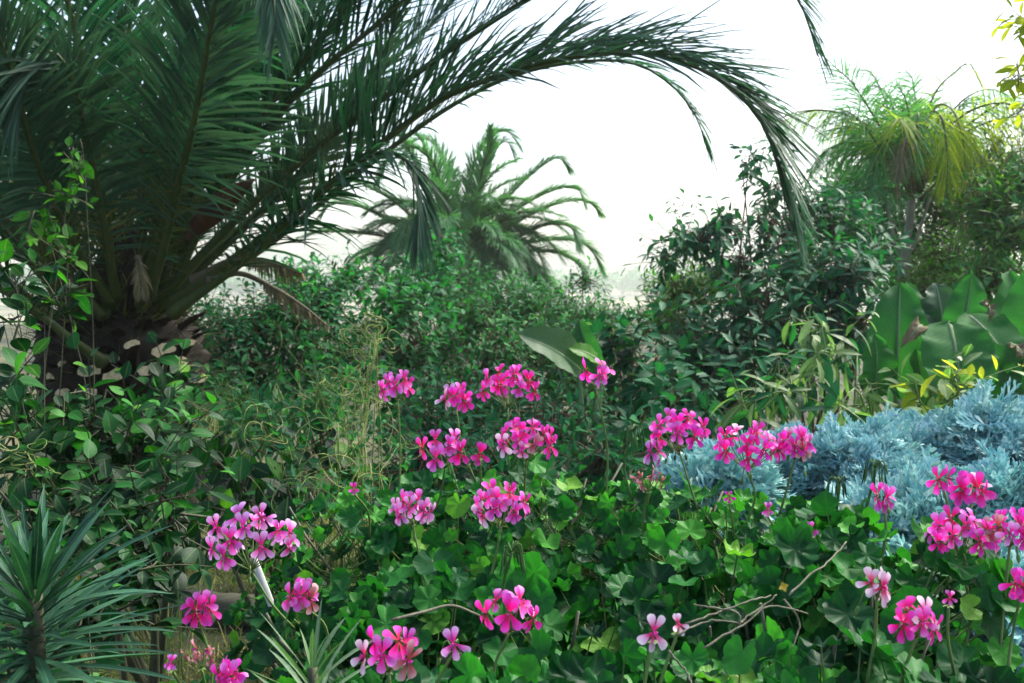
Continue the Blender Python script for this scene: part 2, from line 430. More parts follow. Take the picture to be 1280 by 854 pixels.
# ------------------------------------------------------------------ palms
def frond(parent, origin, path, leafL, leafW, npairs, g, mats, r0=.02, vee=0.5, start=.1, grav=.18, up=None, fa=(68, 24),
          name='frond', label=None, clump=0.25, spiny=True, rmat='rachis', limp=0.0):
    K = 40
    pts, tot = catmull(path, K)
    s = np.linspace(0, 1, K)
    mb = MB()
    mb.tubes(pts, r0 * (1 - s) ** 0.8 * (1 + 1.0 * np.exp(-s / .05)) + .0035, ns=6)
    fr = mb.build(name, M[rmat], parent, origin)
    if label:
        fr['label'] = label
    T = norm(np.gradient(pts, axis=0))
    n = npairs
    sl = start + (1 - start) * (np.arange(n) + .5) / n
    sl = np.repeat(sl, 2) + g.normal(0, .25 / n, 2 * n)
    sl = np.clip(sl, 0, .998)
    side = np.tile([1.0, -1.0], n)
    ip = lambda A: np.stack([np.interp(sl, s, A[:, k]) for k in range(3)], 1)
    p = ip(pts); t = norm(ip(T))
    ref = np.array(UP if up is None else up, float)
    if ref.ndim == 2:
        ref = ip(np.stack([np.interp(s, np.linspace(0, 1, len(ref)), ref[:, k]) for k in range(3)], 1))
    u = norm(ref - (t * ref).sum(1, keepdims=True) * t)
    sd = np.cross(t, u)
    x = (sl - start) / (1 - start)
    prof = np.clip(np.minimum(.22 + x * 3.2, 1.0), 0, 1) * np.clip(1.0 - .6 * np.clip((x - .45) / .55, 0, 1) ** 1.6, .2, 1)
    L = leafL * prof * g.uniform(.85, 1.1, 2 * n)
    a = np.radians(fa[0] + (fa[1] - fa[0]) * x + g.normal(0, 6, 2 * n))
    v = vee + g.normal(0, clump, 2 * n) - .35 * x * vee
    d = t * np.cos(a)[:, None] + (sd * (side * np.cos(v))[:, None] + u * np.sin(v)[:, None]) * np.sin(a)[:, None]
    d = norm(d)
    if limp:
        d = norm(d + np.array([0, 0, -limp]) * (0.3 + g.random(2 * n))[:, None])
    nr = u + rvec(g, 2 * n) * .25
    lb = MB()
    W = leafW * (.55 + .45 * prof) * g.uniform(.8, 1.1, 2 * n)
    gv = grav * g.uniform(.3, 1.6, 2 * n) * np.clip(x * 2 + .2, 0, 1)
    early = (x < .22) & (g.random(2 * n) < .75)
    if spiny and early.any():
        lb.strips(p[early], norm(d[early] + rvec(g, early.sum()) * .25), nr[early], L[early] * (.45 + x[early] * 1.5), W[early] * .5, [.9, .7, .4, 0], fold=.5, mi=1)
    else:
        early = np.zeros_like(early)
    e = ~early
    lb.strips(p[e], d[e], nr[e], L[e], W[e], [.55, 1.0, .95, .7, 0], grav=gv[e], fold=.45, twist=g.normal(0, .3, e.sum()), mi=0)
    lb.build('leaflets', [M[mats], M['spine']], fr)['label'] = 'narrow leaflets along the frond'
    ch = fr.children[0]
    ch.location = (0, 0, 0)
    # leaflets were laid out in world space: bring them to the thing's origin
    ch.data.transform(Matrix.Translation(-Vector(tuple(float(c) for c in origin))))
    del ch['label']
    return fr


def arc(o, az, el, L, droop, power=1.5, n=9, wig=0.0, g=None):
    """path of a frond that leaves o at elevation el and bends down by droop (radians) along its length"""
    pts = [np.array(o, float)]
    st = L / (n - 1)
    for i in range(n - 1):
        s = (i + .5) / (n - 1)
        e = el - droop * s ** power
        z = az + wig * s
        pts.append(pts[-1] + st * np.array([math.cos(e) * math.sin(z), math.cos(e) * math.cos(z), math.sin(e)]))
    return np.array(pts)


def build_big_palm():
    g = np.random.default_rng(11)
    C = P(152, 455, 5.0); base = np.array([C[0], 5.0, float(ground_h(C[0], 5.0))])
    t = thing('palm_tree', 'large dark date palm with cut stubs on its stout trunk, arching over the garden', 'palm tree', base, 'date palms')
    top = C[2] + .12
    # trunk: stout, swollen under the crown, covered in old leaf bases
    mb = MB()
    zz = np.linspace(0, 1, 26); ns = 40
    hgt = top + .15 - base[2]
    th = np.linspace(0, 2 * PI, ns, endpoint=False)
    V = []
    for k, z in enumerate(zz):
        r = .30 + .06 * math.sin(z * 3) + .05 * math.exp(-((z - .82) / .2) ** 2)
        if z > .88: r *= 1 - .35 * ((z - .88) / .12) ** 2
        rr = r + .022 * np.sin(th * 8 + z * 40) + .015 * np.sin(th * 13 - z * 33) + g.normal(0, .008, ns)
        V.append(np.stack([base[0] + rr * np.cos(th), base[1] + rr * np.sin(th), np.full(ns, base[2] + z * hgt)], 1))
    V = np.concatenate(V)
    q = [[k * ns + j, k * ns + (j + 1) % ns, (k + 1) * ns + (j + 1) % ns, (k + 1) * ns + j] for k in range(25) for j in range(ns)]
    mb.add(V, np.zeros((len(V), 2)), q, [[25 * ns, 25 * ns + j, 25 * ns + j + 1] for j in range(1, ns - 1)])
    # old leaf-base scales in a spiral
    n = 150
    k = np.arange(n); az = k * 2.39996; z = .25 + .68 * (k / n)
    pos = np.stack([base[0] + .31 * np.cos(az), base[1] + .31 * np.sin(az), base[2] + z * hgt], 1)
    out = np.stack([np.cos(az), np.sin(az), np.full(n, 1.1)], 1) + rvec(g, n) * .2
    mb.strips(pos, out, np.stack([np.cos(az), np.sin(az), -.4 * np.ones(n)], 1), g.uniform(.1, .2, n), g.uniform(.07, .13, n), [1.1, 1, .8, .55, 0], bend=.2, fold=-.5)
    # fibrous heart of the crown between the leaf stalks
    hz = np.linspace(0, 1, 12)
    hp = np.stack([np.full(12, base[0]) + .02 * hz, np.full(12, base[1]), top - .05 + hz * .62], 1)
    mb.tubes(hp, (.27 - .2 * hz) * (1 + .06 * np.sin(np.arange(12) * 2.1)), ns=18)
    # loose brown fibres
    m = 500
    az = g.uniform(0, 2 * PI, m)
    pos = np.stack([base[0] + .34 * np.cos(az), base[1] + .34 * np.sin(az), base[2] + g.uniform(.45, 1.0, m) * hgt], 1)
    mb.strips(pos, np.stack([np.cos(az), np.sin(az), g.uniform(-1, .8, m)], 1) + rvec(g, m) * .5, rvec(g, m), g.uniform(.05, .2, m), .006, [1, .8, 0], grav=.6)
    trunk = mb.build('trunk', M['palm_trunk'], t, base)
    # stubs where old fronds were sawn off
    stubs = [(112, 463, 44, .5), (138, 450, 34, .4), (204, 438, 40, -.3), (141, 470, 36, -.2), (84, 458, 34, .9), (66, 470, 30, 1.1), (236, 430, 24, -.9),
             (238, 462, 30, -1.0), (250, 474, 26, -1.2), (107, 492, 40, .4), (186, 462, 40, -.1), (78, 490, 30, .8), (165, 430, 26, .1), (225, 452, 30, -.8)]
    for px, py, w, lean in stubs:
        tip = P(px, py, 4.5 + abs(lean) * .16)
        out = norm(np.array([(tip[0] - base[0]) * 1.3, -.62, .55]))
        root = tip - out * .3
        wd = w / F * 4.6 * .38
        mb = MB()
        rr = norm(np.cross(out, UP)); uu = np.cross(rr, out); skew = g.uniform(0, 6.28)
        ns2 = 12
        ta = np.arange(ns2) * 2 * PI / ns2
        sh = [(0, 1.15), (.55, 1.0), (1.0, .92)]
        cut = norm(out * .45 + np.array([0, -.8, .35]) + g.normal(0, .16, 3))
        V = []
        for s_, k_ in sh:
            c = root + (tip - root) * s_
            ring = c + rr * (np.cos(ta) * wd * k_)[:, None] + uu * (np.sin(ta) * wd * .62 * k_ * (1 + .3 * np.cos(ta * 2 + .5) + .15 * np.sin(ta * 3 + skew)))[:, None]
            ring += g.normal(0, .003, ring.shape)
            if s_ == 1.0:
                ring -= out * (((ring - tip) @ cut) / max(.3, out @ cut))[:, None]
            V.append(ring)
        q = [[a * ns2 + j, a * ns2 + (j + 1) % ns2, (a + 1) * ns2 + (j + 1) % ns2, (a + 1) * ns2 + j] for a in range(2) for j in range(ns2)]
        V = np.concatenate(V)
        mb.add(V, np.zeros((len(V), 2)), q, None, 0)
        capv = np.concatenate([V[-ns2:] + out * .001, [V[-ns2:].mean(0) + out * .004]])
        mb.add(capv, np.zeros((len(capv), 2)), None, [[j, (j + 1) % ns2, ns2] for j in range(ns2)], 1)
        mb.build('cut_stub', [M['palm_trunk'], M['cut_wood']], t, base, smooth=False)
    O = np.array([base[0], base[1], top])

    def path(pts):
        return np.array([P(*p) for p in pts])
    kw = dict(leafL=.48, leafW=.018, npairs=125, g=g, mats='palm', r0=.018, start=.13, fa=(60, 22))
    # the great arch over the middle of the picture
    frond(t, base, path([(200, 385, 4.8), (300, 318, 4.7), (400, 242, 4.6), (478, 178, 4.5), (556, 122, 4.45), (640, 90, 4.4), (716, 72, 4.35), (790, 66, 4.3), (855, 78, 4.2), (915, 112, 4.1), (958, 165, 4.0), (985, 262, 3.95)]),
          **{**kw, 'npairs': 210, 'leafL': .62, 'leafW': .024, 'start': .13}, vee=.7, grav=.25, up=np.array([[-.2, -.15, 1], [-.1, -.3, 1], [.1, -.35, 1], [.6, -.5, .9], [1, -.5, .5]]))
    # partner arch whose tip hangs at (885,185)
    frond(t, base, path([(205, 390, 5.2), (330, 310, 5.3), (450, 215, 5.35), (560, 135, 5.4), (650, 92, 5.4), (740, 76, 5.35), (800, 82, 5.3), (845, 112, 5.25), (872, 150, 5.2), (884, 188, 5.2)]),
          **{**kw, 'leafL': .34, 'npairs': 110}, vee=.6, grav=.3)
    # leaves the top of the frame and comes back at (1000,0)
    frond(t, base, path([(195, 380, 4.9), (300, 270, 4.8), (400, 182, 4.7), (486, 118, 4.6), (560, 64, 4.55), (655, 2, 4.5), (760, -55, 4.4), (870, -75, 4.3), (960, -45, 4.2), (1003, 10, 4.15), (1022, 70, 4.1)]),
          **{**kw, 'leafL': .42, 'npairs': 130}, vee=.8, up=np.array([[-.2, -.2, 1], [-.2, -.3, 1], [.5, -.3, 1], [1, -.3, .4]]))
    frond(t, base, path([(190, 375, 5.1), (260, 270, 5.1), (330, 165, 5.0), (400, 90, 4.9), (460, 40, 4.85), (520, -12, 4.8), (620, -80, 4.7), (700, -90, 4.6)]), **kw, vee=.6)
    frond(t, base, path([(185, 372, 4.7), (205, 310, 4.5), (222, 235, 4.3), (240, 165, 4.1), (256, 80, 3.9), (270, 0, 3.75), (290, -90, 3.6), (320, -150, 3.4)]), **{**kw, 'leafL': .56, 'npairs': 120}, vee=.15, up=(0, -1, .1))
    frond(t, base, path([(145, 372, 4.7), (135, 310, 4.5), (122, 240, 4.35), (108, 170, 4.2), (92, 105, 4.05), (68, 66, 3.95), (38, 72, 3.9), (8, 112, 3.85)]), **{**kw, 'leafL': .52, 'npairs': 120}, vee=-.35, grav=.5, up=(.15, -.7, .5), limp=.35)
    frond(t, base, path([(195, 378, 5.3), (290, 280, 5.4), (370, 200, 5.5), (450, 115, 5.6), (530, 40, 5.6), (600, -30, 5.6), (680, -60, 5.5)]), **kw, vee=.5, up=(-.4, -.5, .7))
    frond(t, base, path([(200, 382, 5.1), (290, 300, 5.1), (360, 232, 5.1), (420, 160, 5.1), (462, 100, 5.0), (490, 40, 4.9), (500, -30, 4.8)]), **kw, vee=.35, up=(-.5, -.7, .4))
    frond(t, base, path([(198, 385, 5.5), (270, 310, 5.7), (340, 250, 5.9), (400, 190, 6.1), (440, 140, 6.2), (470, 110, 6.2), (500, 110, 6.2)]), **{**kw, 'leafL': .42}, vee=.4, up=(-.5, -.7, .4))
    # short curled frond in front of the far palm
    frond(t, base, path([(215, 392, 4.6), (300, 330, 4.4), (370, 268, 4.25), (430, 215, 4.15), (480, 190, 4.05), (512, 205, 4.0), (524, 245, 3.98), (524, 300, 3.97)]), **{**kw, 'leafL': .33, 'npairs': 115}, vee=.3, grav=.4, limp=.3)
    # low green petiole to the left edge, and the ones just above it
    frond(t, base, path([(128, 452, 4.55), (90, 425, 4.35), (40, 385, 4.2), (0, 362, 4.1), (-80, 330, 3.95), (-200, 320, 3.8)]), **{**kw, 'npairs': 70, 'start': .3}, vee=.4)
    frond(t, base, path([(130, 395, 4.7), (80, 350, 4.5), (30, 325, 4.4), (-30, 312, 4.3), (-140, 330, 4.2), (-230, 400, 4.1)]), **{**kw, 'npairs': 80}, vee=.5)
    frond(t, base, path([(140, 385, 5.1), (90, 300, 5.2), (40, 215, 5.3), (-20, 140, 5.3), (-110, 80, 5.2), (-220, 80, 5.1)]), **kw, vee=.5)
    frond(t, base, path([(150, 375, 5.2), (115, 260, 5.4), (80, 140, 5.5), (40, 20, 5.6), (-10, -80, 5.6), (-100, -140, 5.5)]), **kw, vee=.4)
    frond(t, base, path([(140, 380, 4.7), (85, 290, 4.4), (45, 200, 4.1), (20, 110, 3.9), (-10, 30, 3.7), (-60, -20, 3.5)]), **{**kw, 'leafL': .45}, vee=.3, up=(.4, -.8, .4))
    frond(t, base, path([(175, 375, 4.9), (180, 270, 4.9), (175, 160, 4.9), (160, 60, 4.9), (130, -30, 4.8), (80, -100, 4.7)]), **kw, vee=.3, up=(-.1, -1, .2))
    frond(t, base, path([(180, 378, 5.0), (235, 290, 5.1), (290, 195, 5.1), (345, 100, 5.1), (400, 10, 5.1), (460, -70, 5.0), (550, -110, 4.9)]), **kw, vee=.4, up=(-.4, -.6, .6))
    frond(t, base, path([(182, 372, 5.2), (240, 260, 5.4), (300, 130, 5.5), (350, 20, 5.6), (410, -80, 5.6)]), **kw, vee=.3, up=(-.3, -.9, .3))
    # near frond whose pale tip hangs at the top (340,0)
    frond(t, base, path([(180, 365, 4.8), (230, 200, 4.4), (280, 40, 4.1), (315, -60, 3.8), (335, -50, 3.6), (342, -5, 3.5), (344, 40, 3.48)]), **{**kw, 'leafL': .33}, vee=.3, grav=.5, limp=.4)
    # fill: fronds on the far side and straight up
    for i in range(26):
        a = g.uniform(-1.9, .75)
        el = g.uniform(.5, 1.42) if a < .1 else g.uniform(1.12, 1.45)
        L = g.uniform(2.3, 3.4) if a < .1 else g.uniform(2.2, 3.0)
        o = O + np.array([.17 * math.sin(a), .17 * math.cos(a), g.uniform(-.12, .06)])
        frond(t, base, arc(o, a, el, L, g.uniform(.4, 1.0), g=g, wig=g.normal(0, .15)), .46, .018, 110, g, 'palm', r0=.016, start=.13, fa=(60, 22), vee=g.uniform(.2, .7))
    for a, el, L, dr in ((2.3, 1.25, 2.6, .75), (-2.2, 1.2, 2.5, .7), (2.9, 1.33, 2.4, .6), (-2.8, 1.32, 2.6, .6), (1.7, 1.3, 2.2, .5), (-1.7, 1.0, 2.5, .9), (1.6, 1.15, 2.0, .5), (-1.5, .6, 2.2, 1.0), (-1.3, .85, 2.8, 1.0), (-1.45, 1.2, 3.0, .9)):
        frond(t, base, arc(O + np.array([.15 * math.sin(a), .15 * math.cos(a), 0]), a, el, L, dr, g=g, wig=g.normal(0, .2)), .46, .018, 110, g, 'palm', r0=.022, start=.22, fa=(60, 22), vee=.35)
    # dry hanging fronds
    for pts, L in (([(262, 352, 4.7), (300, 342, 4.6), (345, 362, 4.5), (380, 384, 4.45), (410, 408, 4.4)], .045),
                   ([(240, 350, 4.75), (290, 325, 4.7), (335, 328, 4.65), (378, 342, 4.6)], .05)):
        frond(t, base, path(pts), L, .014, 60, g, 'palm_dry', r0=.013, vee=0, grav=.9, limp=1.2, start=.4, spiny=False, rmat='rachis_dry', name='dry_frond', label='brown dried frond hanging from the crown')
    for px, L in ((172, .12),):
        o = P(px, 322, 4.55)
        frond(t, base, np.array([o, o + [.02, -.03, -.03], o + [.03, -.05, -.08], o + [.03, -.05, -.15]]), L * .7, .01, 40, g, 'palm_dry', r0=.008, vee=0, grav=.5, limp=1.5, spiny=False, rmat='rachis_dry', name='dry_frond', label='pale dead frond stub hanging in the crown')
    # woody brown flower sheath
    mb = MB()
    pts, _ = catmull(path([(232, 300, 4.45), (258, 272, 4.4), (288, 246, 4.35), (318, 224, 4.3)]), 14)
    dd = norm(pts[-1] - pts[0])
    mb.tubes(pts, .055 * np.sin(np.linspace(.25, PI - .08, 14)), ns=10)
    mb.build('flower_sheath', M['spathe'], t, base)
    # narrow spiky new growth between the petioles
    mb = MB()
    n = 1300
    a = g.uniform(0, 2 * PI, n); hh = g.uniform(-.2, .75, n); r_ = .2 + .25 * np.clip(hh, 0, 1) * g.random(n)
    pos = O + np.stack([r_ * np.cos(a), r_ * np.sin(a) - .03, hh], 1)
    mb.strips(pos, np.stack([np.cos(a), np.sin(a), g.uniform(-.1, .9, n)], 1) + rvec(g, n) * .35, rvec(g, n), g.uniform(.12, .36, n), .009, [1, .8, .4, 0], fold=.4)
    mb.build('basal_spines', M['spine'], t, base)


def build_far_palm():
    g = np.random.default_rng(5)
    Y = 17.0
    O = P(570, 322, Y); base = np.array([O[0], Y, float(ground_h(O[0], Y))])
    t = thing('palm_tree', 'rounder pale green date palm standing alone behind the hedge, against the white sky', 'palm tree', base, 'date palms')
    mb = MB()
    z = np.linspace(base[2], O[2] - .1, 16)
    mb.tubes(np.stack([np.full(16, O[0]), np.full(16, Y), z], 1), .33 + .03 * np.sin(np.arange(16) * 2.3) + .06 * np.linspace(0, 1, 16) ** 3, ns=16)
    k = np.arange(90); az = k * 2.39996
    pos = np.stack([O[0] + .36 * np.cos(az), Y + .36 * np.sin(az), base[2] + (O[2] - base[2]) * (.35 + .62 * k / 90)], 1)
    mb.strips(pos, np.stack([np.cos(az), np.sin(az), 1.2 * np.ones(90)], 1), np.stack([np.cos(az), np.sin(az), -.4 * np.ones(90)], 1), .25, .16, [1, .9, .6, 0], fold=-.4)
    mb.build('trunk', M['palm_trunk'], t, base)
    # the fronds whose outline the photo shows against the sky
    for pts in ([(600, 300), (640, 250), (680, 212), (705, 198), (720, 212)],
                [(605, 310), (650, 265), (700, 238), (728, 236), (737, 252)],
                [(605, 318), (660, 275), (715, 252), (745, 254), (758, 266)],
                [(600, 325), (650, 300), (690, 282), (720, 284), (730, 305)],
                [(600, 330), (660, 306), (710, 300), (742, 308), (760, 336)],
                [(600, 332), (650, 316), (700, 316), (730, 330), (738, 346)],
                [(600, 338), (650, 328), (680, 340), (705, 362)], [(598, 342), (640, 338), (672, 352), (695, 368)],
                [(585, 300), (592, 250), (602, 205), (620, 172), (642, 165), (656, 182)], [(588, 300), (604, 240), (615, 200), (622, 180), (621, 160)],
                [(580, 300), (574, 240), (562, 200), (545, 176), (524, 178), (512, 200)], [(590, 305), (615, 225), (630, 185), (642, 178), (648, 190)],
                [(560, 300), (540, 240), (522, 195), (510, 172), (498, 172)], [(565, 300), (550, 230), (540, 190), (530, 170), (520, 168)],
                [(560, 315), (510, 260), (470, 235), (440, 225), (425, 240)], [(555, 318), (500, 280), (455, 258), (425, 255), (410, 268)],
                [(555, 322), (505, 300), (460, 292), (415, 290), (385, 296)], [(555, 326), (505, 310), (470, 318), (445, 336)],
                [(556, 330), (520, 325), (490, 338), (465, 360)], [(570, 300), (560, 235), (545, 198), (520, 184), (496, 196), (482, 225)]):
        K = len(pts)
        dy = g.uniform(-1.2, 1.4)
        path = np.array([P(px - 8, py, Y + dy * (i / (K - 1))) for i, (px, py) in enumerate(pts)])
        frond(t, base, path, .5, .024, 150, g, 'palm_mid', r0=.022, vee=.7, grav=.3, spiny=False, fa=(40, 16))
    for i in range(84):
        a = g.uniform(PI * .45, PI * 1.55) if i % 4 else g.uniform(-1.2, 1.2)
        el = g.uniform(.25, 1.4)
        frond(t, base, arc(O + [0, 0, -.05], a, el, g.uniform(1.5, 2.4), g.uniform(1.2, 2.3), g=g), .42, .02, 110, g, 'palm_mid', r0=.022, vee=.5, grav=.35, spiny=False, fa=(58, 24))
    for i in range(6):
        a = g.uniform(-2.6, -1.4) + PI
        frond(t, base, arc(O + [0, 0, -.25], a, g.uniform(-.5, .2), g.uniform(.9, 1.3), 1.2, g=g), .25, .03, 35, g, 'palm_dry', r0=.025, vee=.1, grav=.8, spiny=False, rmat='rachis_dry', name='dry_frond', label='short dead frond under the crown')


def build_right_palm():
    g = np.random.default_rng(8)
    Y = 7.6
    O = P(1142, 232, Y); b0 = P(1128, 345, Y)
    base = np.array([b0[0], Y, float(ground_h(b0[0], Y))])
    t = thing('palm_tree', 'slender grey stemmed palm with yellow green backlit fronds at upper right', 'palm tree', base)
    mb = MB()
    for off, top in ((0, (1140, 250)), (.03, (1163, 246)), (-.02, (1108, 250))):
        a = np.array([base[0] + off * 2, Y + off, base[2]])
        mid = P(1128 + off * 200, 340, Y)
        pts, _ = catmull([a, mid, P((1128 + top[0]) / 2, 300, Y), P(*top, Y)], 18)
        mb.tubes(pts, (.036 if off == 0 else .015) * np.linspace(1.15, .8, 18), ns=9)
    mb.build('trunk', M['grey_bark'], t, base)
    P2 = lambda pts: np.array([P(px, py, Y + d) for px, py, d in pts])
    spec = [([(1140, 240, 0), (1118, 190, -.1), (1092, 145, -.2), (1066, 105, -.3), (1042, 82, -.35)], .44, 'palm_mid', .1, 85),
            ([(1138, 242, -.1), (1112, 205, -.2), (1086, 165, -.35), (1064, 142, -.45), (1048, 140, -.5)], .4, 'palm_mid', .35, 75),
            ([(1142, 240, .1), (1122, 170, .2), (1104, 120, .3), (1090, 92, .3), (1078, 88, .3)], .36, 'palm_mid', .15, 70),
            ([(1146, 240, .1), (1150, 180, .3), (1145, 130, .4), (1140, 98, .4), (1132, 88, .4)], .36, 'palm_mid', .3, 70),
            ([(1150, 240, .2), (1176, 180, .4), (1196, 140, .5), (1214, 122, .5), (1232, 128, .5)], .34, 'palm_mid', .35, 60),
            ([(1140, 238, 0), (1128, 180, .1), (1115, 130, .2), (1098, 108, .25), (1078, 112, .3)], .3, 'palm_mid', .3, 50),
            ([(1145, 235, 0), (1140, 170, -.1), (1132, 125, -.2), (1120, 105, -.25)], .3, 'palm_mid', .2, 50),
            ([(1150, 235, 0), (1152, 165, .1), (1170, 115, .15), (1192, 92, .2), (1212, 80, .2), (1228, 110, .2)], .2, 'palm_yellow', .3, 60),
            ([(1150, 230, 0), (1158, 165, -.1), (1172, 132, -.2), (1192, 140, -.3), (1204, 180, -.4), (1207, 215, -.45)], .3, 'palm_yellow', .8, 70),
            ([(1148, 228, -.1), (1155, 165, -.25), (1165, 140, -.4), (1178, 150, -.5), (1184, 195, -.6), (1183, 235, -.65)], .3, 'palm_yellow', .9, 70),
            ([(1146, 228, -.1), (1146, 170, -.3), (1148, 142, -.5), (1146, 165, -.6), (1142, 210, -.7)], .26, 'palm_mid', .8, 60),
            ([(1140, 232, -.1), (1125, 190, -.2), (1108, 175, -.4), (1095, 195, -.5), (1090, 235, -.55)], .3, 'palm_mid', .8, 60),
            ([(1150, 240, 0), (1180, 190, .2), (1208, 170, .3), (1228, 185, .4), (1236, 225, .4)], .28, 'palm_yellow', .8, 55),
            ([(1138, 240, 0), (1110, 205, .1), (1078, 185, .2), (1048, 180, .3), (1022, 200, .3)], .34, 'palm_mid', .7, 65),
            ([(1150, 250, .1), (1185, 215, .2), (1215, 200, .3), (1245, 212, .4), (1262, 245, .4)], .34, 'palm_yellow', .6, 60),
            ([(1140, 245, -.2), (1105, 235, -.4), (1075, 240, -.6), (1052, 270, -.7)], .34, 'palm_mid', .8, 60)]
    for pts, L, mat, limp, n in spec:
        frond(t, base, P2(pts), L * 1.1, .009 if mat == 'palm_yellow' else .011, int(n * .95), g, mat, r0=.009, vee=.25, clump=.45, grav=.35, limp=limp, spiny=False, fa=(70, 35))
    for i in range(13):
        a = g.uniform(-2.6, 2.6)
        frond(t, base, arc(O + g.normal(0, .04, 3), a, g.uniform(.75, 1.4), g.uniform(.95, 1.45), g.uniform(1.0, 2.2), g=g, wig=g.normal(0, .3)), g.uniform(.28, .42), .009, 60, g, 'palm_yellow' if i % 3 == 0 else 'palm_mid', r0=.008,
              vee=.2, clump=.5, grav=.5, limp=g.uniform(.1, .8), spiny=False)
    frond(t, base, P2([(1142, 235, -.2), (1138, 190, -.5), (1132, 172, -.6), (1126, 200, -.7), (1122, 240, -.7)]), .22, .008, 60, g, 'palm_dry', r0=.01, vee=.1, limp=1.3, spiny=False, rmat='rachis_dry', name='dry_frond', label='greyish dead frond hanging beside the stem')


# ------------------------------------------------------------------ shrubs
def twig_leaves(g, c, rad, ntw, per, tl, LL, LW, prof, droop=.3, upb=.6, front=True, shell=.45, petiole=.15, fold=.25, bend=-.15, spread=.9, nup=.7):
    """twig bases, twig paths and leaf arrays inside one ellipsoid"""
    u = rvec(g, ntw * 2)
    r = g.random(ntw * 2) ** shell
    if front:
        keep = (u[:, 1] * r < .35)
        u, r = u[keep][:ntw], r[keep][:ntw]
    else:
        u, r = u[:ntw], r[:ntw]
    n = len(u)
    rad = np.asarray(rad)
    p = c + u * r[:, None] * rad
    d = norm(u / rad * rad.mean() + np.array([0, -.12, upb]) + rvec(g, n) * .55)
    tlen = tl * g.uniform(.6, 1.35, n)
    p0 = p - d * (tlen * .5)[:, None]
    j = (np.arange(per) + .4) / per
    A = np.linspace(0, 1, 5)
    paths = p0[:, None] + d[:, None] * (tlen[:, None] * A)[..., None]
    paths[..., 2] -= (.18 * tlen[:, None] * A ** 2)
    lp = p0[:, None] + d[:, None] * (tlen[:, None] * j)[..., None]
    lp = lp.copy(); lp[..., 2] -= .18 * tlen[:, None] * j ** 2
    e1 = norm(np.cross(d, rvec(g, n))); e2 = np.cross(d, e1)
    ph = (np.arange(per) * 2.4)[None] + g.uniform(0, 6.28, n)[:, None] + g.normal(0, .3, (n, per))
    radl = e1[:, None] * np.cos(ph)[..., None] + e2[:, None] * np.sin(ph)[..., None]
    ld = norm(d[:, None] * (.35 + .6 * j[None, :, None]) + radl * spread + np.array([0, 0, -droop]) + g.normal(0, .18, (n, per, 3)))
    nr = norm(UP * nup + d[:, None] * .45 + np.array([0, -.15, 0]) + g.normal(0, .3, (n, per, 3)))
    N = n * per
    L = LL * g.uniform(.6, 1.2, N) * np.tile(1.05 - .35 * j ** 3, n)
    return paths, tlen, dict(p=lp.reshape(-1, 3) + (ld.reshape(-1, 3) * (petiole * LL)), d=ld.reshape(-1, 3), nrm=nr.reshape(-1, 3), L=L,
                             W=L * LW * g.uniform(.85, 1.15, N), prof=prof, bend=g.normal(bend, .12, N), fold=fold, grav=0.0, twist=g.normal(0, .25, N))


def shrub(name, label, cat, blobs, mat, seed, LL=.07, LW=.45, prof=LEAF5, dens=1.0, per=8, tl=.25, stem='brown_bark', group=None, base=None, mats2=None, ground=True, stems=True, r0=.013, twr=.0022, **kw):
    """blobs: (px, py, depth, half width px, half height px, half depth m)"""
    g = np.random.default_rng(seed)
    els = []
    for px, py, y, rx, rz, ry in blobs:
        els.append((P(px, py, y), np.array([rx / F * y, ry, rz / F * y])))
    if base is None:
        c = np.mean([e[0] for e in els], axis=0)
        base = np.array([c[0], max(e[0][1] for e in els) * .5 + c[1] * .5, 0]); base[2] = float(ground_h(base[0], base[1]))
    base = np.asarray(base, float)
    t = thing(name, label, cat, base, group)
    fb, sb = MB(), MB()
    for c, rad in els:
        area = rad[0] * rad[2] + .5 * rad[1] * (rad[0] + rad[2])
        ntw = max(4, int(dens * area * 2.2 / (per * LL * LL * LW * .5) * .9))
        paths, tlen, lv = twig_leaves(g, c, rad, ntw, per, tl, LL, LW, prof, **kw)
        mi = 0
        if mats2:
            sel = g.random(len(lv['L'])) < mats2[1]
            for k_, mm in ((sel, 1), (~sel, 0)):
                if not k_.any():
                    continue
                lv2 = {a: (b[k_] if isinstance(b, np.ndarray) and a not in ('prof',) and len(b) == len(k_) else b) for a, b in lv.items()}
                fb.strips(mi=mm, **lv2)
        else:
            fb.strips(mi=0, **lv)
        sb.tubes(paths, np.broadcast_to(twr * np.linspace(1.4, .6, 5), paths.shape[:2]), ns=3, cap=False)
        if stems:
            nb = max(1, min(4, int(round(area * 9)))) if len(els) > 1 else 3
            ends = c + rvec(g, nb) * rad * .55
            for e in ends:
                mid = (base + e) / 2 + g.normal(0, .06, 3) * np.linalg.norm(e - base)
                mid[2] = base[2] + (e[2] - base[2]) * .55
                pts, _ = catmull([base + g.normal(0, .03, 3) * [1, 1, 0], mid, e], 12)
                sb.tubes(pts, r0 * np.linspace(1, .25, 12), ns=6)
            # side branches out to a share of the twigs
            pick = g.choice(len(paths), min(len(paths), 45), replace=False)
            q0 = c + (ends[g.integers(0, nb, len(pick))] - c) * g.uniform(.2, .9, (len(pick), 1))
            q1 = paths[pick, 0]
            A = np.linspace(0, 1, 5)[None, :, None]
            pp = q0[:, None] * (1 - A) + q1[:, None] * A
            pp = pp + np.sin(A * PI) * g.normal(0, .03, (len(pick), 1, 3))
            sb.tubes(pp, np.broadcast_to(r0 * .3 * np.linspace(1, .4, 5), pp.shape[:2]), ns=4, cap=False)
    fb.build('foliage', [M[mat]] + ([M[mats2[0]]] if mats2 else []), t, base)
    sb.build('branches', M[stem], t, base)
    return t


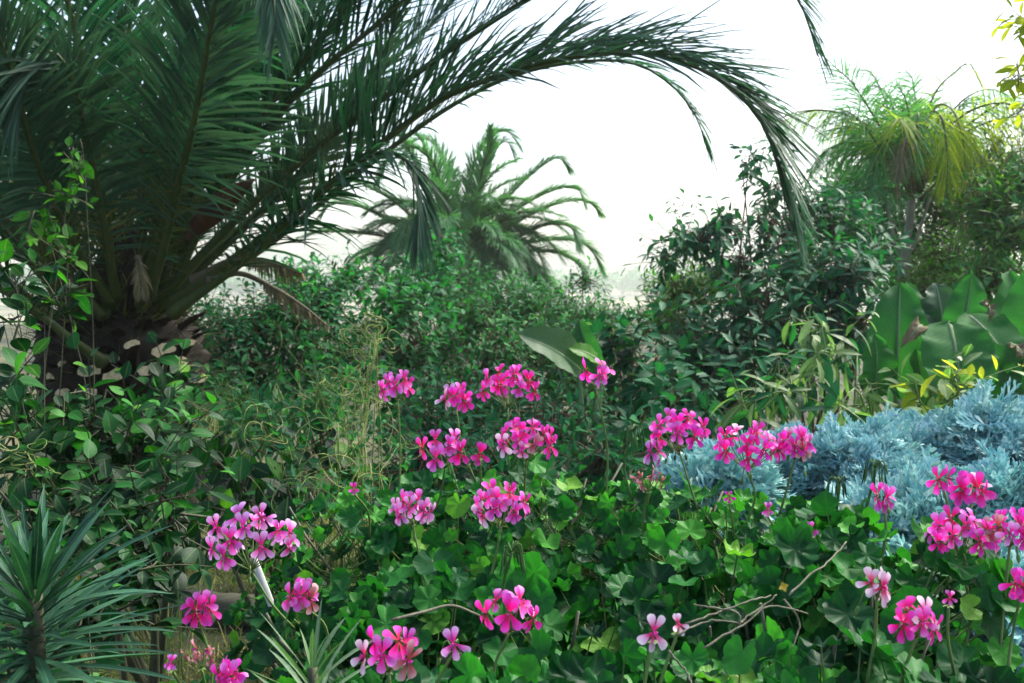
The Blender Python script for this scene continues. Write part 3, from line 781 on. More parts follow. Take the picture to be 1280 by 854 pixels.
def build_shrubs():
    hg = 'shrubs of the dark hedge behind the flower bed'
    hk = dict(cat='shrub', group=hg)
    HD = 1.9
    shrub('hedge_shrub', 'dark small leaved shrub right behind the big palm trunk', blobs=[(300, 470, 6.4, 75, 95, .6), (262, 430, 6.6, 50, 70, .5), (330, 400, 6.8, 60, 45, .5)], mat='hedge_dark', seed=1, dens=HD, LL=.06, LW=.42, **hk)
    shrub('hedge_shrub', 'pointed leaved shrub below the hanging dry frond, sky right above it', blobs=[(395, 440, 6.4, 75, 90, .6), (400, 375, 6.8, 55, 50, .5), (372, 352, 7.0, 35, 22, .4), (440, 345, 7.0, 30, 22, .4)], mat='hedge', seed=2, dens=HD, LL=.075, LW=.42, **hk)
    shrub('hedge_shrub', 'tallest hedge shrub, rising in front of the far palm trunk', blobs=[(505, 440, 6.3, 75, 95, .6), (510, 365, 6.8, 55, 50, .5), (545, 335, 7.0, 38, 30, .4), (548, 300, 7.1, 16, 22, .25)], mat='hedge', seed=3, dens=HD, LL=.075, LW=.45, **hk)
    shrub('hedge_shrub', 'finely leaved hedge shrub below the right fronds of the far palm', blobs=[(610, 450, 6.5, 80, 85, .6), (610, 385, 7.0, 60, 48, .5), (655, 380, 7.1, 50, 30, .4)], mat='hedge_olive', seed=4, dens=HD, LL=.06, LW=.4, **hk)
    shrub('hedge_shrub', 'olive green hedge shrub with a thin shoot against the hazy hillside', blobs=[(720, 455, 6.6, 75, 80, .6), (705, 395, 7.0, 55, 35, .5), (732, 350, 7.2, 13, 16, .12), (760, 400, 7.1, 30, 22, .3)], mat='hedge_olive', seed=5, dens=HD, LL=.058, LW=.36, **hk)
    shrub('hedge_shrub', 'shady shrub low at the foot of the hedge, behind the tallest pink flower heads', blobs=[(560, 520, 4.4, 90, 55, .5), (670, 530, 4.4, 90, 50, .5), (530, 575, 3.4, 70, 40, .3), (640, 580, 3.4, 80, 40, .3), (750, 575, 3.4, 60, 40, .3)], mat='hedge_dark', seed=6, dens=HD, LL=.06, LW=.4, **hk)
    shrub('hedge_shrub', 'broad leaved shrub right of the grey paddle leaf', blobs=[(800, 470, 5.0, 60, 70, .5), (765, 425, 5.2, 40, 35, .35), (790, 540, 4.2, 70, 45, .4)], mat='hedge_dark', seed=7, LL=.1, LW=.62, mats2=('vine_bright', .05), dens=1.5, **hk)
    # right-hand shrubbery
    rg = 'shrubs of the shrubbery on the right'
    rk = dict(cat='shrub', group=rg)
    shrub('shrub', 'tall dark shrub with drooping leaves and one thin stem rising against the sky', blobs=[(868, 292, 6.2, 48, 42, .4), (905, 275, 6.3, 42, 30, .35), (835, 318, 6.2, 25, 20, .25), (945, 190, 6.3, 24, 12, .2), (935, 205, 6.3, 18, 14, .2), (960, 300, 6.3, 40, 60, .4), (930, 330, 6.4, 50, 30, .4), (965, 235, 6.4, 25, 30, .25)], mat='droop', seed=21, LL=.085, LW=.4, droop=.85, dens=1.3, tl=.3, **rk)
    shrub('shrub', 'bright green bush peeping out left of the shrubbery', blobs=[(850, 360, 6.8, 45, 35, .4), (835, 395, 6.6, 45, 40, .4), (900, 350, 6.9, 35, 22, .3)], mat='bright', seed=22, dens=2.5, LL=.06, LW=.35, **rk)
    shrub('shrub', 'dense dark shrub filling the middle of the shrubbery', blobs=[(880, 430, 5.6, 85, 70, .55), (960, 390, 5.6, 70, 60, .5), (940, 470, 5.2, 70, 50, .5), (850, 500, 4.8, 80, 45, .45)], mat='droop', seed=23, dens=2.5, LL=.095, LW=.42, droop=.6, mats2=('hedge_dark', .4), **rk)
    shrub('shrub', 'glossy bluish green shrub below the drooping palm fronds', blobs=[(1045, 345, 5.6, 60, 55, .5), (1060, 400, 5.4, 55, 45, .4), (1010, 330, 5.8, 40, 45, .4), (1040, 285, 6.2, 40, 35, .4), (1040, 255, 6.4, 30, 22, .3), (995, 275, 6.5, 35, 45, .35), (1080, 300, 6.6, 40, 50, .4)], mat='droop', seed=24, dens=2.5, LL=.1, LW=.36, droop=.5, **rk)
    shrub('shrub', 'deep green shrub under the yellow green palm crown', blobs=[(1085, 255, 8.6, 60, 50, .6), (1180, 245, 8.8, 65, 50, .6), (1235, 270, 8.9, 60, 50, .5), (1130, 310, 9.0, 80, 50, .6), (1110, 225, 8.9, 45, 25, .4), (1060, 225, 8.8, 40, 28, .4), (1200, 205, 9.0, 45, 35, .4), (1270, 215, 9.0, 45, 50, .4)], mat='hedge_olive', seed=25, dens=2.5, LL=.08, LW=.4, **rk)
    shrub('shrub', 'light green bush right of the slender palm stem', blobs=[(1180, 330, 8.0, 45, 42, .5), (1150, 355, 7.6, 60, 30, .4), (1225, 335, 7.8, 40, 35, .4)], mat='bright', seed=26, dens=2.5, LL=.055, LW=.5, **rk)
    shrub('shrub', 'soft fresh green bush at the far right edge above the paddle leaves', blobs=[(1265, 290, 6.6, 50, 50, .5), (1240, 345, 6.4, 60, 25, .4), (1280, 230, 6.8, 40, 40, .4), (1235, 250, 6.9, 40, 35, .4)], mat='bright', seed=27, dens=2.5, LL=.09, LW=.25, mats2=('hedge_olive', .4), **rk)
    shrub('reed_clump', 'feathery clump of thin olive reeds at the right edge under the bright sky', cat='reeds', blobs=[(1250, 225, 7.4, 55, 50, .5), (1215, 250, 7.5, 40, 50, .4), (1275, 185, 7.3, 35, 50, .4), (1205, 205, 7.6, 25, 30, .3), (1240, 180, 7.5, 30, 30, .3)], mat='reed', seed=28, LL=.11, LW=.085, dens=.55, per=12, tl=.4, upb=1.6, spread=.6, stem='woody_stem', twr=.003)
    shrub('shrub', 'pale variegated shrub with long arching leaves beside the silver bed', blobs=[(985, 480, 3.9, 55, 35, .3), (1045, 440, 4.1, 45, 45, .3), (1050, 500, 3.7, 60, 32, .3), (1010, 410, 4.2, 40, 22, .25), (930, 500, 3.9, 30, 22, .2), (1085, 480, 4.2, 30, 45, .2)], mat='pale', seed=29, LL=.12, LW=.27, prof=LEAF6, droop=1.0, spread=1.15, upb=.35, per=9, dens=.8, bend=-.3, mats2=('hedge', .35), stem='green_stem', **rk)
    shrub('shrub', 'little shrub with yellow green leaves in front of the paddle leaves', blobs=[(1190, 476, 3.5, 42, 22, .18), (1165, 495, 3.4, 40, 20, .18), (1130, 505, 3.5, 35, 16, .18)], mat='pale', seed=30, LL=.078, LW=.5, prof=LEAF6, dens=.9, mats2=('lime', .35), stem='green_stem', **rk)
    # left: rounded leaved climbers
    vg = 'leafy climbers on the left'
    vk = dict(cat='climber', group=vg, prof=ROUND7, LW=.62, stem='dark_stem')
    shrub('climber', 'dense rounded leaved climber sprawling at the foot of the big palm', blobs=[(100, 540, 2.5, 95, 60, .3), (200, 530, 2.7, 60, 40, .25), (205, 478, 3.1, 48, 30, .2), (40, 520, 2.5, 50, 45, .25), (150, 600, 2.4, 100, 50, .3)], mat='vine', seed=41, LL=.062, dens=1.7, upb=.8, mats2=('vine_bright', .04), **vk)
    shrub('climber', 'shady climber low behind the big spiky rosette', blobs=[(60, 650, 2.1, 100, 60, .25), (180, 680, 2.1, 75, 60, .25), (90, 760, 1.9, 110, 60, .2), (30, 840, 1.7, 90, 50, .2), (230, 640, 2.3, 50, 40, .2)], mat='vine', seed=42, LL=.055, dens=1.8, **vk)
    shrub('climber', 'young lime green shoots climbing up in front of the dark fronds', blobs=[(96, 205, 2.7, 26, 9, .05), (80, 240, 2.7, 22, 12, .05), (60, 275, 2.7, 40, 10, .06), (88, 315, 2.65, 18, 20, .05)], mat='vine_bright', seed=43, LL=.042, dens=.9, per=5, tl=.1, base=(*P(60, 700, 2.7)[:2], 0.0), r0=.003, **vk)
    shrub('climber', 'climber stem with large oval leaves at the left edge, against the bright gap', blobs=[(20, 345, 2.4, 28, 14, .06), (75, 375, 2.4, 32, 16, .06), (25, 400, 2.4, 36, 36, .08), (20, 460, 2.3, 40, 36, .1)], mat='vine', seed=44, LL=.062, dens=.75, per=5, tl=.12, base=(*P(20, 760, 2.4)[:2], 0.0), r0=.0035, mats2=('vine_bright', .3), **vk)
    shrub('climber', 'sprawling climber with flat leaves between palm and geraniums', blobs=[(310, 600, 2.9, 75, 30, .3), (380, 560, 3.2, 60, 28, .3), (270, 570, 3.2, 50, 28, .3), (360, 640, 2.6, 45, 28, .2), (300, 660, 2.4, 60, 24, .2), (430, 600, 3.0, 40, 22, .2)], mat='vine', seed=45, LL=.075, dens=1.25, upb=.9, mats2=('vine_bright', .06), **vk)
    shrub('climber', 'pale greyish climber crowding the dark gap left of the tangled stems', blobs=[(330, 520, 3.8, 70, 35, .3), (400, 500, 3.9, 60, 40, .3), (290, 500, 4.0, 50, 40, .3)], mat='hedge_olive', seed=46, cat='climber', group=vg, LL=.06, LW=.35, dens=1.2, stem='green_stem')
    # lime leaves that hang in from a tree standing just outside the frame
    bs = P(1800, 700, 3.0); base = np.array([bs[0], 3.0, float(ground_h(bs[0], 3.0))])
    t = shrub('broadleaf_tree', 'tree outside the right edge whose bright lime leaves hang into the sky', 'tree', [(1280, 22, 3.0, 16, 26, .08), (1275, 95, 3.0, 22, 16, .06), (1282, 125, 3.0, 22, 28, .08), (1330, 40, 3.0, 55, 60, .2), (1400, -20, 3.0, 90, 90, .4)],
              'lime', 51, LL=.062, LW=.42, prof=LEAF6, droop=.5, dens=.8, tl=.16, per=6, base=base, r0=.006, stem='grey_bark')


# ------------------------------------------------------------------ big paddle leaves
def paddle(parent, origin, base, tip, facing, W, mat, g, arch=.12, fold=.25, name='leaf', label=None, wave=.02, stalk=None, tear=0):
    R, Cn = 20, 11
    base, tip = np.asarray(base, float), np.asarray(tip, float)
    ax = tip - base; L = np.linalg.norm(ax); ax = ax / L
    f = np.asarray(facing, float); f = norm(f - (f @ ax) * ax); sd = np.cross(ax, f)
    t = np.linspace(0, 1, R); u = np.linspace(-1, 1, Cn)
    prof = np.clip(np.sin(np.clip(t, 0, 1) ** .8 * PI), 0, None) ** .5 * (1 - .1 * t)
    prof[0] = .06; prof[-1] = .02
    ph = g.uniform(0, 6)
    V = np.zeros((R, Cn, 3))
    for i in range(R):
        for j in range(Cn):
            w = prof[i] * W / 2
            h = fold * abs(u[j]) * w + wave * abs(u[j]) ** 2 * math.sin(t[i] * 17 + ph + u[j] * 2) + wave * .5 * abs(u[j]) * math.sin(t[i] * 41 + ph * 2)
            V[i, j] = base + ax * (L * t[i]) + sd * (u[j] * w) + f * (h + arch * L * math.sin(t[i] * PI) - .06 * L * t[i] ** 3)
    q = []
    for i in range(R - 1):
        for j in range(Cn - 1):
            if tear and j in (0, 1, Cn - 2, Cn - 3) and g.random() < tear and 2 < i < R - 3:
                if i % 3 == 0:
                    continue
            q.append([i * Cn + j, i * Cn + j + 1, (i + 1) * Cn + j + 1, (i + 1) * Cn + j])
    uv = np.stack([np.tile((u + 1) / 2, R), np.repeat(t, Cn)], 1)
    mb = MB(); mb.add(V, uv, q)
    mid = np.array([V[i, Cn // 2] - f * .004 for i in range(R)])
    if stalk is not None:
        st, _ = catmull([np.asarray(stalk), (np.asarray(stalk) + base) / 2 + [0, 0, .05], base], 8)
        mb.tubes(np.concatenate([st[:-1], mid]), np.concatenate([np.full(7, .014), .011 * (1 - t) + .002]), ns=6, mi=1)
    else:
        mb.tubes(mid, .01 * (1 - t) + .002, ns=6, mi=1)
    o = mb.build(name, [M[mat], M['rosette_pale']], parent, origin)
    if label:
        o['label'] = label
    return o


def build_paddles():
    g = np.random.default_rng(77)
    Y = 4.4
    b = P(1190, 560, Y); base = np.array([b[0], Y, float(ground_h(b[0], Y))])
    t = thing('paddle_leaf_plant', 'large clump of broad upright paddle leaves at right behind the silver bed', 'plant', base)
    p = lambda x, y, d=0: P(x, y, Y + d)
    S = base + [0, 0, .1]
    spec = [((1118, 500, 0), (1126, 352, .1), (-.35, -1, .2), 78, 'banana', .1, None),
            ((1150, 470, .15), (1138, 350, .3), (.3, -1, .25), 62, 'banana', .06, None),
            ((1180, 440, .2), (1172, 352, .3), (0, -1, .3), 62, 'banana_grey', .05, None),
            ((1198, 450, .1), (1216, 342, .1), (-.4, -1, .2), 56, 'banana', .08, None),
            ((1186, 402, -.15), (1200, 530, -.38), (-.1, -1, .15), 90, 'banana', .1, None),
            ((1208, 392, 0), (1282, 510, -.3), (.1, -.8, .9), 74, 'banana', .12, 'leaf bent over, its torn edge gone brown'),
            ((1246, 470, .1), (1268, 338, .2), (.2, -1, .1), 78, 'banana', .08, None),
            ((1282, 470, 0), (1300, 330, 0), (-.4, -1, .1), 84, 'banana', .08, None),
            ((1090, 500, -.1), (1096, 418, -.1), (.2, -1, .3), 52, 'banana', .08, None),
            ((1230, 520, -.1), (1240, 430, -.25), (-.3, -1, .5), 80, 'banana', .1, None),
            ((1140, 520, -.05), (1150, 440, -.2), (.2, -1, .5), 60, 'banana', .1, None),
            ((1290, 520, -.2), (1310, 430, -.3), (-.2, -1, .4), 90, 'banana', .1, None)]
    for a, c, f, w, mat, ar, lab in spec:
        paddle(t, base, p(*a), p(*c), f, w / F * Y, mat, g, arch=ar, stalk=S + g.normal(0, .04, 3) * [1, 1, 0], label=lab, tear=0, wave=.016)
    paddle(t, base, p(1152, 410, -.1), p(1128, 432, -.22), (-.3, -1, .4), 20 / F * Y, 'dead_leaf', g, arch=.3, name='dead_leaf', label='crumpled grey brown dead leaf', wave=.016, fold=.35)
    paddle(t, base, p(1228, 378, -.02), p(1238, 400, -.1), (.3, -1, .2), 12 / F * Y, 'dead_leaf', g, arch=.2, name='dead_leaf', label='curled rusty brown leaf edge', wave=.016, fold=.35)
    paddle(t, base, p(1262, 430, -.2), p(1284, 462, -.3), (.2, -1, .2), 18 / F * Y, 'dead_leaf', g, arch=.2, name='dead_leaf', label='curled rusty brown leaf edge', wave=.016, fold=.35)
    # single grey paddle leaf in front of the hedge
    Y2 = 4.3
    b = P(735, 600, Y2); base = np.array([b[0], Y2, float(ground_h(b[0], Y2))])
    t2 = thing('paddle_leaf_plant', 'young plant with one broad grey green paddle leaf leaning left before the hedge', 'plant', base)
    p = lambda x, y, d=0: P(x, y, Y2 + d)
    S = base + [0, 0, .05]
    paddle(t2, base, p(724, 462, -.05), p(652, 416, -.25), (-.35, -.75, .55), 54 / F * Y2, 'banana_grey', g, arch=.06, stalk=S, fold=.45, wave=.006)
    paddle(t2, base, p(752, 470, .1), p(722, 400, .25), (-.6, -.6, .5), 40 / F * Y2, 'banana', g, arch=.1, stalk=S, fold=.4, wave=.006)
    paddle(t2, base, p(748, 452, 0), p(712, 434, -.12), (0, -.8, .6), 26 / F * Y2, 'bright', g, arch=.08, stalk=S, wave=.004)


# ------------------------------------------------------------------ geraniums
def geranium_leaf_tpl(seed):
    g = np.random.default_rng(seed)
    n = 50
    th = np.linspace(-PI, PI, n)
    r = .5 * (1 + .05 * np.cos(7 * th) + .034 * np.cos(21 * th) + .012 * g.normal(size=n) + .05 * np.sin(2 * th + seed))
    r *= 1 - .7 * np.exp(-((PI - np.abs(th)) / .3) ** 2)
    V = [[0, 0, 0]]; UV = [[.5, 0]]
    ph = g.uniform(0, 6, 3)
    for f in (.4, .75, 1.0):
        rr = r * f
        z = .35 * g.uniform(.5, 1.2) * (rr ** 2) * 1.5 + .07 * f ** 2 * np.sin(3 * th + ph[0]) + .035 * f ** 2 * np.sin(7 * th + ph[1]) + .02 * f * np.cos(7 * th)
        for k in range(n):
            V.append([rr[k] * math.sin(th[k]), rr[k] * math.cos(th[k]), z[k]]); UV.append([k / (n - 1), f])
    q, t = [], []
    for k in range(n - 1):
        t.append([0, 1 + k + 1, 1 + k])
        for ring in range(2):
            a = 1 + ring * n + k
            q.append([a, a + 1, a + 1 + n, a + n])
    return np.array(V), np.array(UV), np.array(q), np.array(t)


def flower_mesh(seed, mat, size=.021):
    """five-petalled flower facing +Z with its two upper petals towards +Y"""
    g = np.random.default_rng(seed)
    mb = MB()
    ang = np.radians([24, -24, 180, 132, -132]) + g.normal(0, .1, 5)
    kl = np.array([1.0, 1.0, 1.08, 1.05, 1.05]) * g.uniform(.9, 1.1, 5)
    d = np.stack([np.sin(ang), np.cos(ang), np.array([.35, .35, .15, .2, .2]) + g.normal(0, .18, 5)], 1)
    W = size * np.array([.52, .52, .52, .5, .5]) * g.uniform(.9, 1.15, 5)
    mb.strips(d * .0012, d, np.array([0, 0, 1.0]), size * kl, W, [.14, .3, .6, .92, 1.0, .8, 0], bend=g.normal(-.22, .12, 5), fold=g.normal(.16, .1, 5),
              twist=g.normal(0, .25, 5), tt=[0, .2, .42, .64, .8, .93, 1])
    # stamens
    k = 5
    sd = np.stack([g.normal(0, .25, k), g.normal(-.1, .25, k), np.ones(k)], 1)
    pts = np.array([0, 0, 0.0])[None, None] + norm(sd)[:, None] * (np.linspace(0, .008, 3))[None, :, None]
    mb.tubes(pts, np.broadcast_to([.0006, .0005, .0008], (k, 3)), ns=4, mi=1)
    # calyx
    a = np.arange(5) * 2 * PI / 5
    mb.strips(np.zeros((5, 3)) + [0, 0, -.004], np.stack([np.cos(a), np.sin(a), .25 * np.ones(5)], 1), UP, .008, .0035, [.6, 1, .6, 0], mi=2)
    o = mb.build('flower', [M[mat], M['hot'] if mat != 'hot' else M['spent'], M['fuzz']])
    me = o.data
    bpy.data.objects.remove(o)
    return me


def frame(d, roll_up):
    z = norm(np.asarray(d, float)); u = np.asarray(roll_up, float)
    y = norm(u - (u @ z) * z); x = np.cross(y, z)
    return Matrix(((x[0], y[0], z[0]), (x[1], y[1], z[1]), (x[2], y[2], z[2])))


G_PLANTS = [  # px, py of the dome top, depth, radius m, label
    (500, 585, 2.0, .3, 'geranium at the back left of the bed, behind the dangling pale pink heads'),
    (650, 565, 1.95, .28, 'geranium under the tallest pair of bright pink flower heads'),
    (790, 578, 1.9, .27, 'geranium bush with drooping seed heads, left of the silver foliage'),
    (930, 598, 1.72, .24, 'geranium below the long row of bright pink heads before the silver foliage'),
    (475, 690, 1.55, .17, 'geranium at the left end of the bed by the white stake'),
    (560, 690, 1.5, .24, 'geranium carrying the pale pink heads in the middle of the bed'),
    (700, 690, 1.42, .24, 'geranium with large glossy leaves in the middle of the bed'),
    (850, 690, 1.4, .22, 'geranium in the middle of the bed left of the bare branching twigs'),
    (1000, 634, 1.42, .22, 'geranium with upright leaves that overlap the silver foliage'),
    (1098, 608, 1.38, .17, 'geranium with a half hidden pink bloom against the silver foliage'),
    (1228, 785, 1.2, .21, 'geranium at the right edge under the crowded pink heads'),
    (1060, 790, 1.08, .22, 'geranium in the right corner with fading white and pink blooms'),
    (930, 800, 1.06, .2, 'geranium with bright young leaves and bare twigs at the bottom'),
    (770, 812, 1.05, .2, 'geranium with a single white pink flower at the bottom'),
    (620, 800, 1.08, .2, 'geranium with a loose six flowered head near the bottom'),
    (490, 835, 1.06, .18, 'geranium at the bottom edge with hot pink star shaped flowers'),
    (285, 838, 1.28, .17, 'low geranium in the bottom left with spent reddish blooms'),
]

HEADS = [  # px, py, depth, half-width px, n flowers, petals, plant index, n buds
    (497, 483, 1.95, 25, 5, 'pink', 0, 3), (570, 497, 1.95, 20, 6, 'hot', 1, 2), (635, 482, 1.9, 40, 15, 'hot', 1, 4),
    (556, 562, 1.75, 36, 8, 'pink', 0, 5), (657, 550, 1.72, 40, 16, 'hot', 1, 3), (600, 567, 1.8, 8, 1, 'hot', 1, 1), (745, 468, 1.8, 26, 4, 'hot', 2, 4),
    (515, 637, 1.55, 30, 9, 'mauve', 5, 2), (627, 632, 1.48, 40, 13, 'pink', 5, 2),
    (850, 538, 1.75, 40, 13, 'hot', 3, 3), (935, 558, 1.65, 46, 17, 'hot', 3, 2), (995, 555, 1.66, 28, 11, 'hot', 3, 2), (818, 566, 1.72, 13, 2, 'mauve', 2, 0),
    (810, 600, 1.68, 24, 8, 'spent', 2, 0), (312, 672, 1.4, 62, 16, 'mauve', 4, 2), (378, 745, 1.3, 24, 6, 'pink', 4, 1), (247, 762, 1.35, 24, 4, 'hot', 16, 1),
    (250, 820, 1.22, 28, 7, 'spent', 16, 0), (285, 846, 1.15, 22, 5, 'hot', 16, 1), (213, 829, 1.2, 6, 1, 'pink', 16, 0),
    (485, 815, 1.05, 42, 6, 'hot', 15, 1), (567, 805, 1.04, 18, 1, 'hot', 15, 2), (637, 765, 1.1, 42, 6, 'hot', 14, 2), (817, 791, 1.02, 8, 1, 'white', 13, 0), (848, 781, 1.04, 4, 1, 'white', 13, 0),
    (1098, 733, 1.12, 22, 4, 'white', 11, 1), (1148, 777, 1.08, 34, 6, 'hot', 11, 1), (1180, 600, 1.45, 12, 2, 'hot', 9, 0), (1216, 612, 1.43, 24, 6, 'hot', 10, 0),
    (1203, 668, 1.3, 48, 15, 'pink', 10, 3), (1265, 662, 1.28, 34, 11, 'hot', 10, 2), (1105, 622, 1.42, 16, 3, 'pink', 9, 1), (1015, 662, 1.38, 6, 1, 'hot', 8, 0),
    (960, 637, 1.5, 6, 1, 'pink', 8, 0), (912, 621, 1.6, 5, 1, 'hot', 3, 0), (1279, 732, 1.2, 12, 3, 'hot', 10, 0), (1188, 748, 1.18, 5, 1, 'pink', 10, 0), (442, 611, 1.7, 5, 1, 'hot', 0, 0)]

SEED_HEADS = [(790, 540, 1.78, 2), (1050, 605, 1.5, 8), (1095, 585, 1.5, 9), (640, 690, 1.3, 5)]


def build_geraniums():
    g = np.random.default_rng(31)
    tpl = [geranium_leaf_tpl(s) for s in range(6)]
    fm = {k: [flower_mesh(100 + i + 10 * j, k) for i in range(5)] for j, k in enumerate(('hot', 'pink', 'mauve', 'white', 'spent'))}
    plants = []
    tops = np.array([P(a, b, y) for a, b, y, r, l in G_PLANTS])
    for i, (px, py, y, R, lab) in enumerate(G_PLANTS):
        top = tops[i]
        base = np.array([top[0], top[1], float(ground_h(top[0], top[1]))])
        t = thing('geranium_plant', lab, 'geranium', base, 'geraniums in the flower bed')
        plants.append((t, base, top))
        n = int(6600 * R * R) + 70
        rr = R * 1.12 * np.sqrt(g.random(n)); a = g.uniform(0, 2 * PI, n)
        x = rr * np.cos(a); yy = rr * np.sin(a)
        bump = .03 * np.sin(x * 19 + i) * np.sin(yy * 17 + 2 * i)
        dep = g.random(n) ** 1.7 * .26
        z = top[2] - .035 - .75 * R * (rr / R) ** 2.3 * .8 + bump - dep
        pos = np.stack([top[0] + x, top[1] + yy, z], 1)
        # thin the leaves into clumps with dark gaps between
        gap = np.sin(pos[:, 0] * 23 + 1.3 * i) + np.sin(pos[:, 1] * 27 + pos[:, 0] * 9) + g.normal(0, .7, n)
        keep = (gap > -1.15) & (pos[:, 2] > base[2] + .05)
        pos, dep, x, yy = pos[keep], dep[keep], x[keep], yy[keep]
        n = len(pos)
        nr = norm(np.stack([x / R * 1.0, yy / R * .9 - .42, np.full(n, .85)], 1) + g.normal(0, .42, (n, 3)))
        fw = norm(np.stack([x, yy - .1, np.full(n, -.05)], 1) + rvec(g, n) * .25)
        fw = norm(fw - (fw * nr).sum(1, keepdims=True) * nr)
        sd = np.cross(fw, nr)
        s = g.uniform(.03, .064, n) * (1 - .25 * (dep > .14)) * (.85 if y > 1.6 else 1)
        fz = g.uniform(.5, 1.5, n)
        mats = np.stack([sd * s[:, None], fw * s[:, None], nr * (s * fz)[:, None]], 2)
        which = g.integers(0, len(tpl), n)
        mb = MB()
        for k in range(len(tpl)):
            m = which == k
            if m.any():
                mb.inst(tpl[k], mats[m], pos[m])
        mb.build('foliage', M['geranium'], t, base)
        sb = MB()
        st = base + np.stack([g.normal(0, R * .3, 14), g.normal(0, R * .3, 14), np.zeros(14)], 1)
        # woody main stems
        ends = np.stack([top[0] + g.normal(0, R * .5, 14), top[1] + g.normal(0, R * .5, 14), top[2] - g.uniform(.1, .22, 14)], 1)
        A = np.linspace(0, 1, 8)[None, :, None]
        pp = st[:, None] * (1 - A) + ends[:, None] * A + np.sin(A * PI * 1.6) * g.normal(0, .04, (14, 1, 3))
        sb.tubes(pp, np.broadcast_to(np.linspace(.0042, .0022, 8), (14, 8)), ns=6)
        # petioles
        j = g.integers(0, 14, n)
        e = ends[j] * .45 + pos * .55; e[:, 2] -= .07
        A = np.linspace(0, 1, 4)[None, :, None]
        pp = e[:, None] * (1 - A) + pos[:, None] * A - UP * (np.sin(A * PI) * .012)
        sb.tubes(pp, np.broadcast_to(np.linspace(.0016, .0012, 4), (n, 4)), ns=3, cap=False, mi=1)
        sb.build('stems', [M['woody_stem'], M['green_stem']], t, base)
    pidx = {}
    for hi, (px, py, y, hw, nf, kind, pi, nb) in enumerate(HEADS):
        t, base, top = plants[pi]
        C = P(px, py, y)
        rad = max(hw / F * y - .010, .008)
        hub = C - np.array([0, -.004, rad * .75 + .004])
        foot = np.array([hub[0] * .7 + top[0] * .3, hub[1] * .7 + top[1] * .3, min(hub[2] - .1, top[2] - .06)])
        foot[2] = min(foot[2], top[2] - .05)
        mb = MB()
        mid = (hub + foot) / 2 + g.normal(0, .008, 3)
        ped, _ = catmull([foot, mid, hub], 10)
        mb.tubes(ped, np.linspace(.0022, .0017, 10), ns=6)
        # bracts at the hub
        a = g.uniform(0, 6.28, 8)
        mb.strips(np.tile(hub, (8, 1)), np.stack([np.cos(a), np.sin(a), -.2 * np.ones(8)], 1), UP, .008, .004, [.6, 1, .6, 0], mi=0)
        specs = []
        squash = .66
        for k in range(nf):
            # points over the dome of the umbel, mostly on the near side
            if nf == 1:
                v = np.array([0, -.3, .6])
            else:
                ph = k * 2.39996 + g.uniform(-.3, .3)
                zz = 1 - (k + .5) / nf * 1.25
                r_ = math.sqrt(max(.05, 1 - zz * zz))
                v = np.array([r_ * math.cos(ph), r_ * math.sin(ph) * .85 - .1, zz])
            end = hub + np.array([0, 0, .004]) + v * np.array([rad, rad * .9, rad * squash]) + np.array([0, 0, rad * .62]) * (1 if nf > 1 else .6)
            specs.append((end, v))
        for k in range(nb):
            ph = g.uniform(0, 6.28)
            end = hub + np.array([.022 * math.cos(ph), .022 * math.sin(ph), -.006 + g.normal(0, .008)])
            pts, _ = catmull([hub, hub + np.array([.012 * math.cos(ph), .012 * math.sin(ph), .01]), end], 7)
            mb.tubes(pts, .0009, ns=4)
            dn = np.array([.3 * math.cos(ph), .3 * math.sin(ph), -1])
            pts = end + norm(dn)[None] * np.linspace(0, .012, 6)[:, None]
            mb.tubes(pts, .0022 * np.sin(np.linspace(.4, PI - .1, 6)) + .0003, ns=6, mi=1)
        for end, v in specs:
            m_ = (hub + end) / 2 + v * np.array([.2, .2, 0]) * .01
            pts, _ = catmull([hub, m_, end - norm(v) * .005], 6)
            mb.tubes(pts, .0009, ns=4)
        hd = mb.build('flower_head', [M['green_stem'], M['fuzz']], t, hub, loc=Vector(tuple(float(c) for c in (hub - base))))
        if kind == 'spent':
            hd['label'] = 'withered flower head with limp petals'
        elif kind == 'white':
            hd['label'] = 'fading head of white and pink petals'
        elif kind == 'mauve':
            hd['label'] = 'pale pink flower head'
        for end, v in specs:
            kk = kind
            if kind in ('pink', 'mauve') and g.random() < .3: kk = {'pink': 'hot', 'mauve': 'pink'}[kind]
            elif kind == 'hot' and g.random() < .24: kk = 'pink' if g.random() < .75 else 'mauve'
            if kind in ('hot', 'pink') and nf > 5 and g.random() < .07: kk = 'white' if g.random() < .5 else 'spent'
            me = fm[kk][g.integers(0, 5)]
            o = bpy.data.objects.new('flower', me); COL.objects.link(o); o.parent = hd
            d = np.array([v[0] * .9, v[1] * .7 - .65, max(v[2], -.3) * .35 + .12]) + g.normal(0, .18, 3)
            if kind == 'spent':
                d = d + [0, 0, -.8]
            ru = np.array([g.normal(0, .25), 0.15, 1.0])
            sc = g.uniform(.82, 1.08) * (.62 if kind == 'spent' else 1.0) * (1.0 if y > 1.3 else .88)
            if hw <= 6: sc *= .55
            if nf >= 9: sc *= .88
            mtx = frame(d, ru).to_4x4()
            mtx = Matrix.Translation(Vector(tuple(float(c) for c in (end - hub)))) @ mtx @ Matrix.Scale(sc, 4)
            if kind == 'spent':
                mtx = mtx @ Matrix.Diagonal((.6, 1, 1.6, 1))
            o.matrix_local = mtx
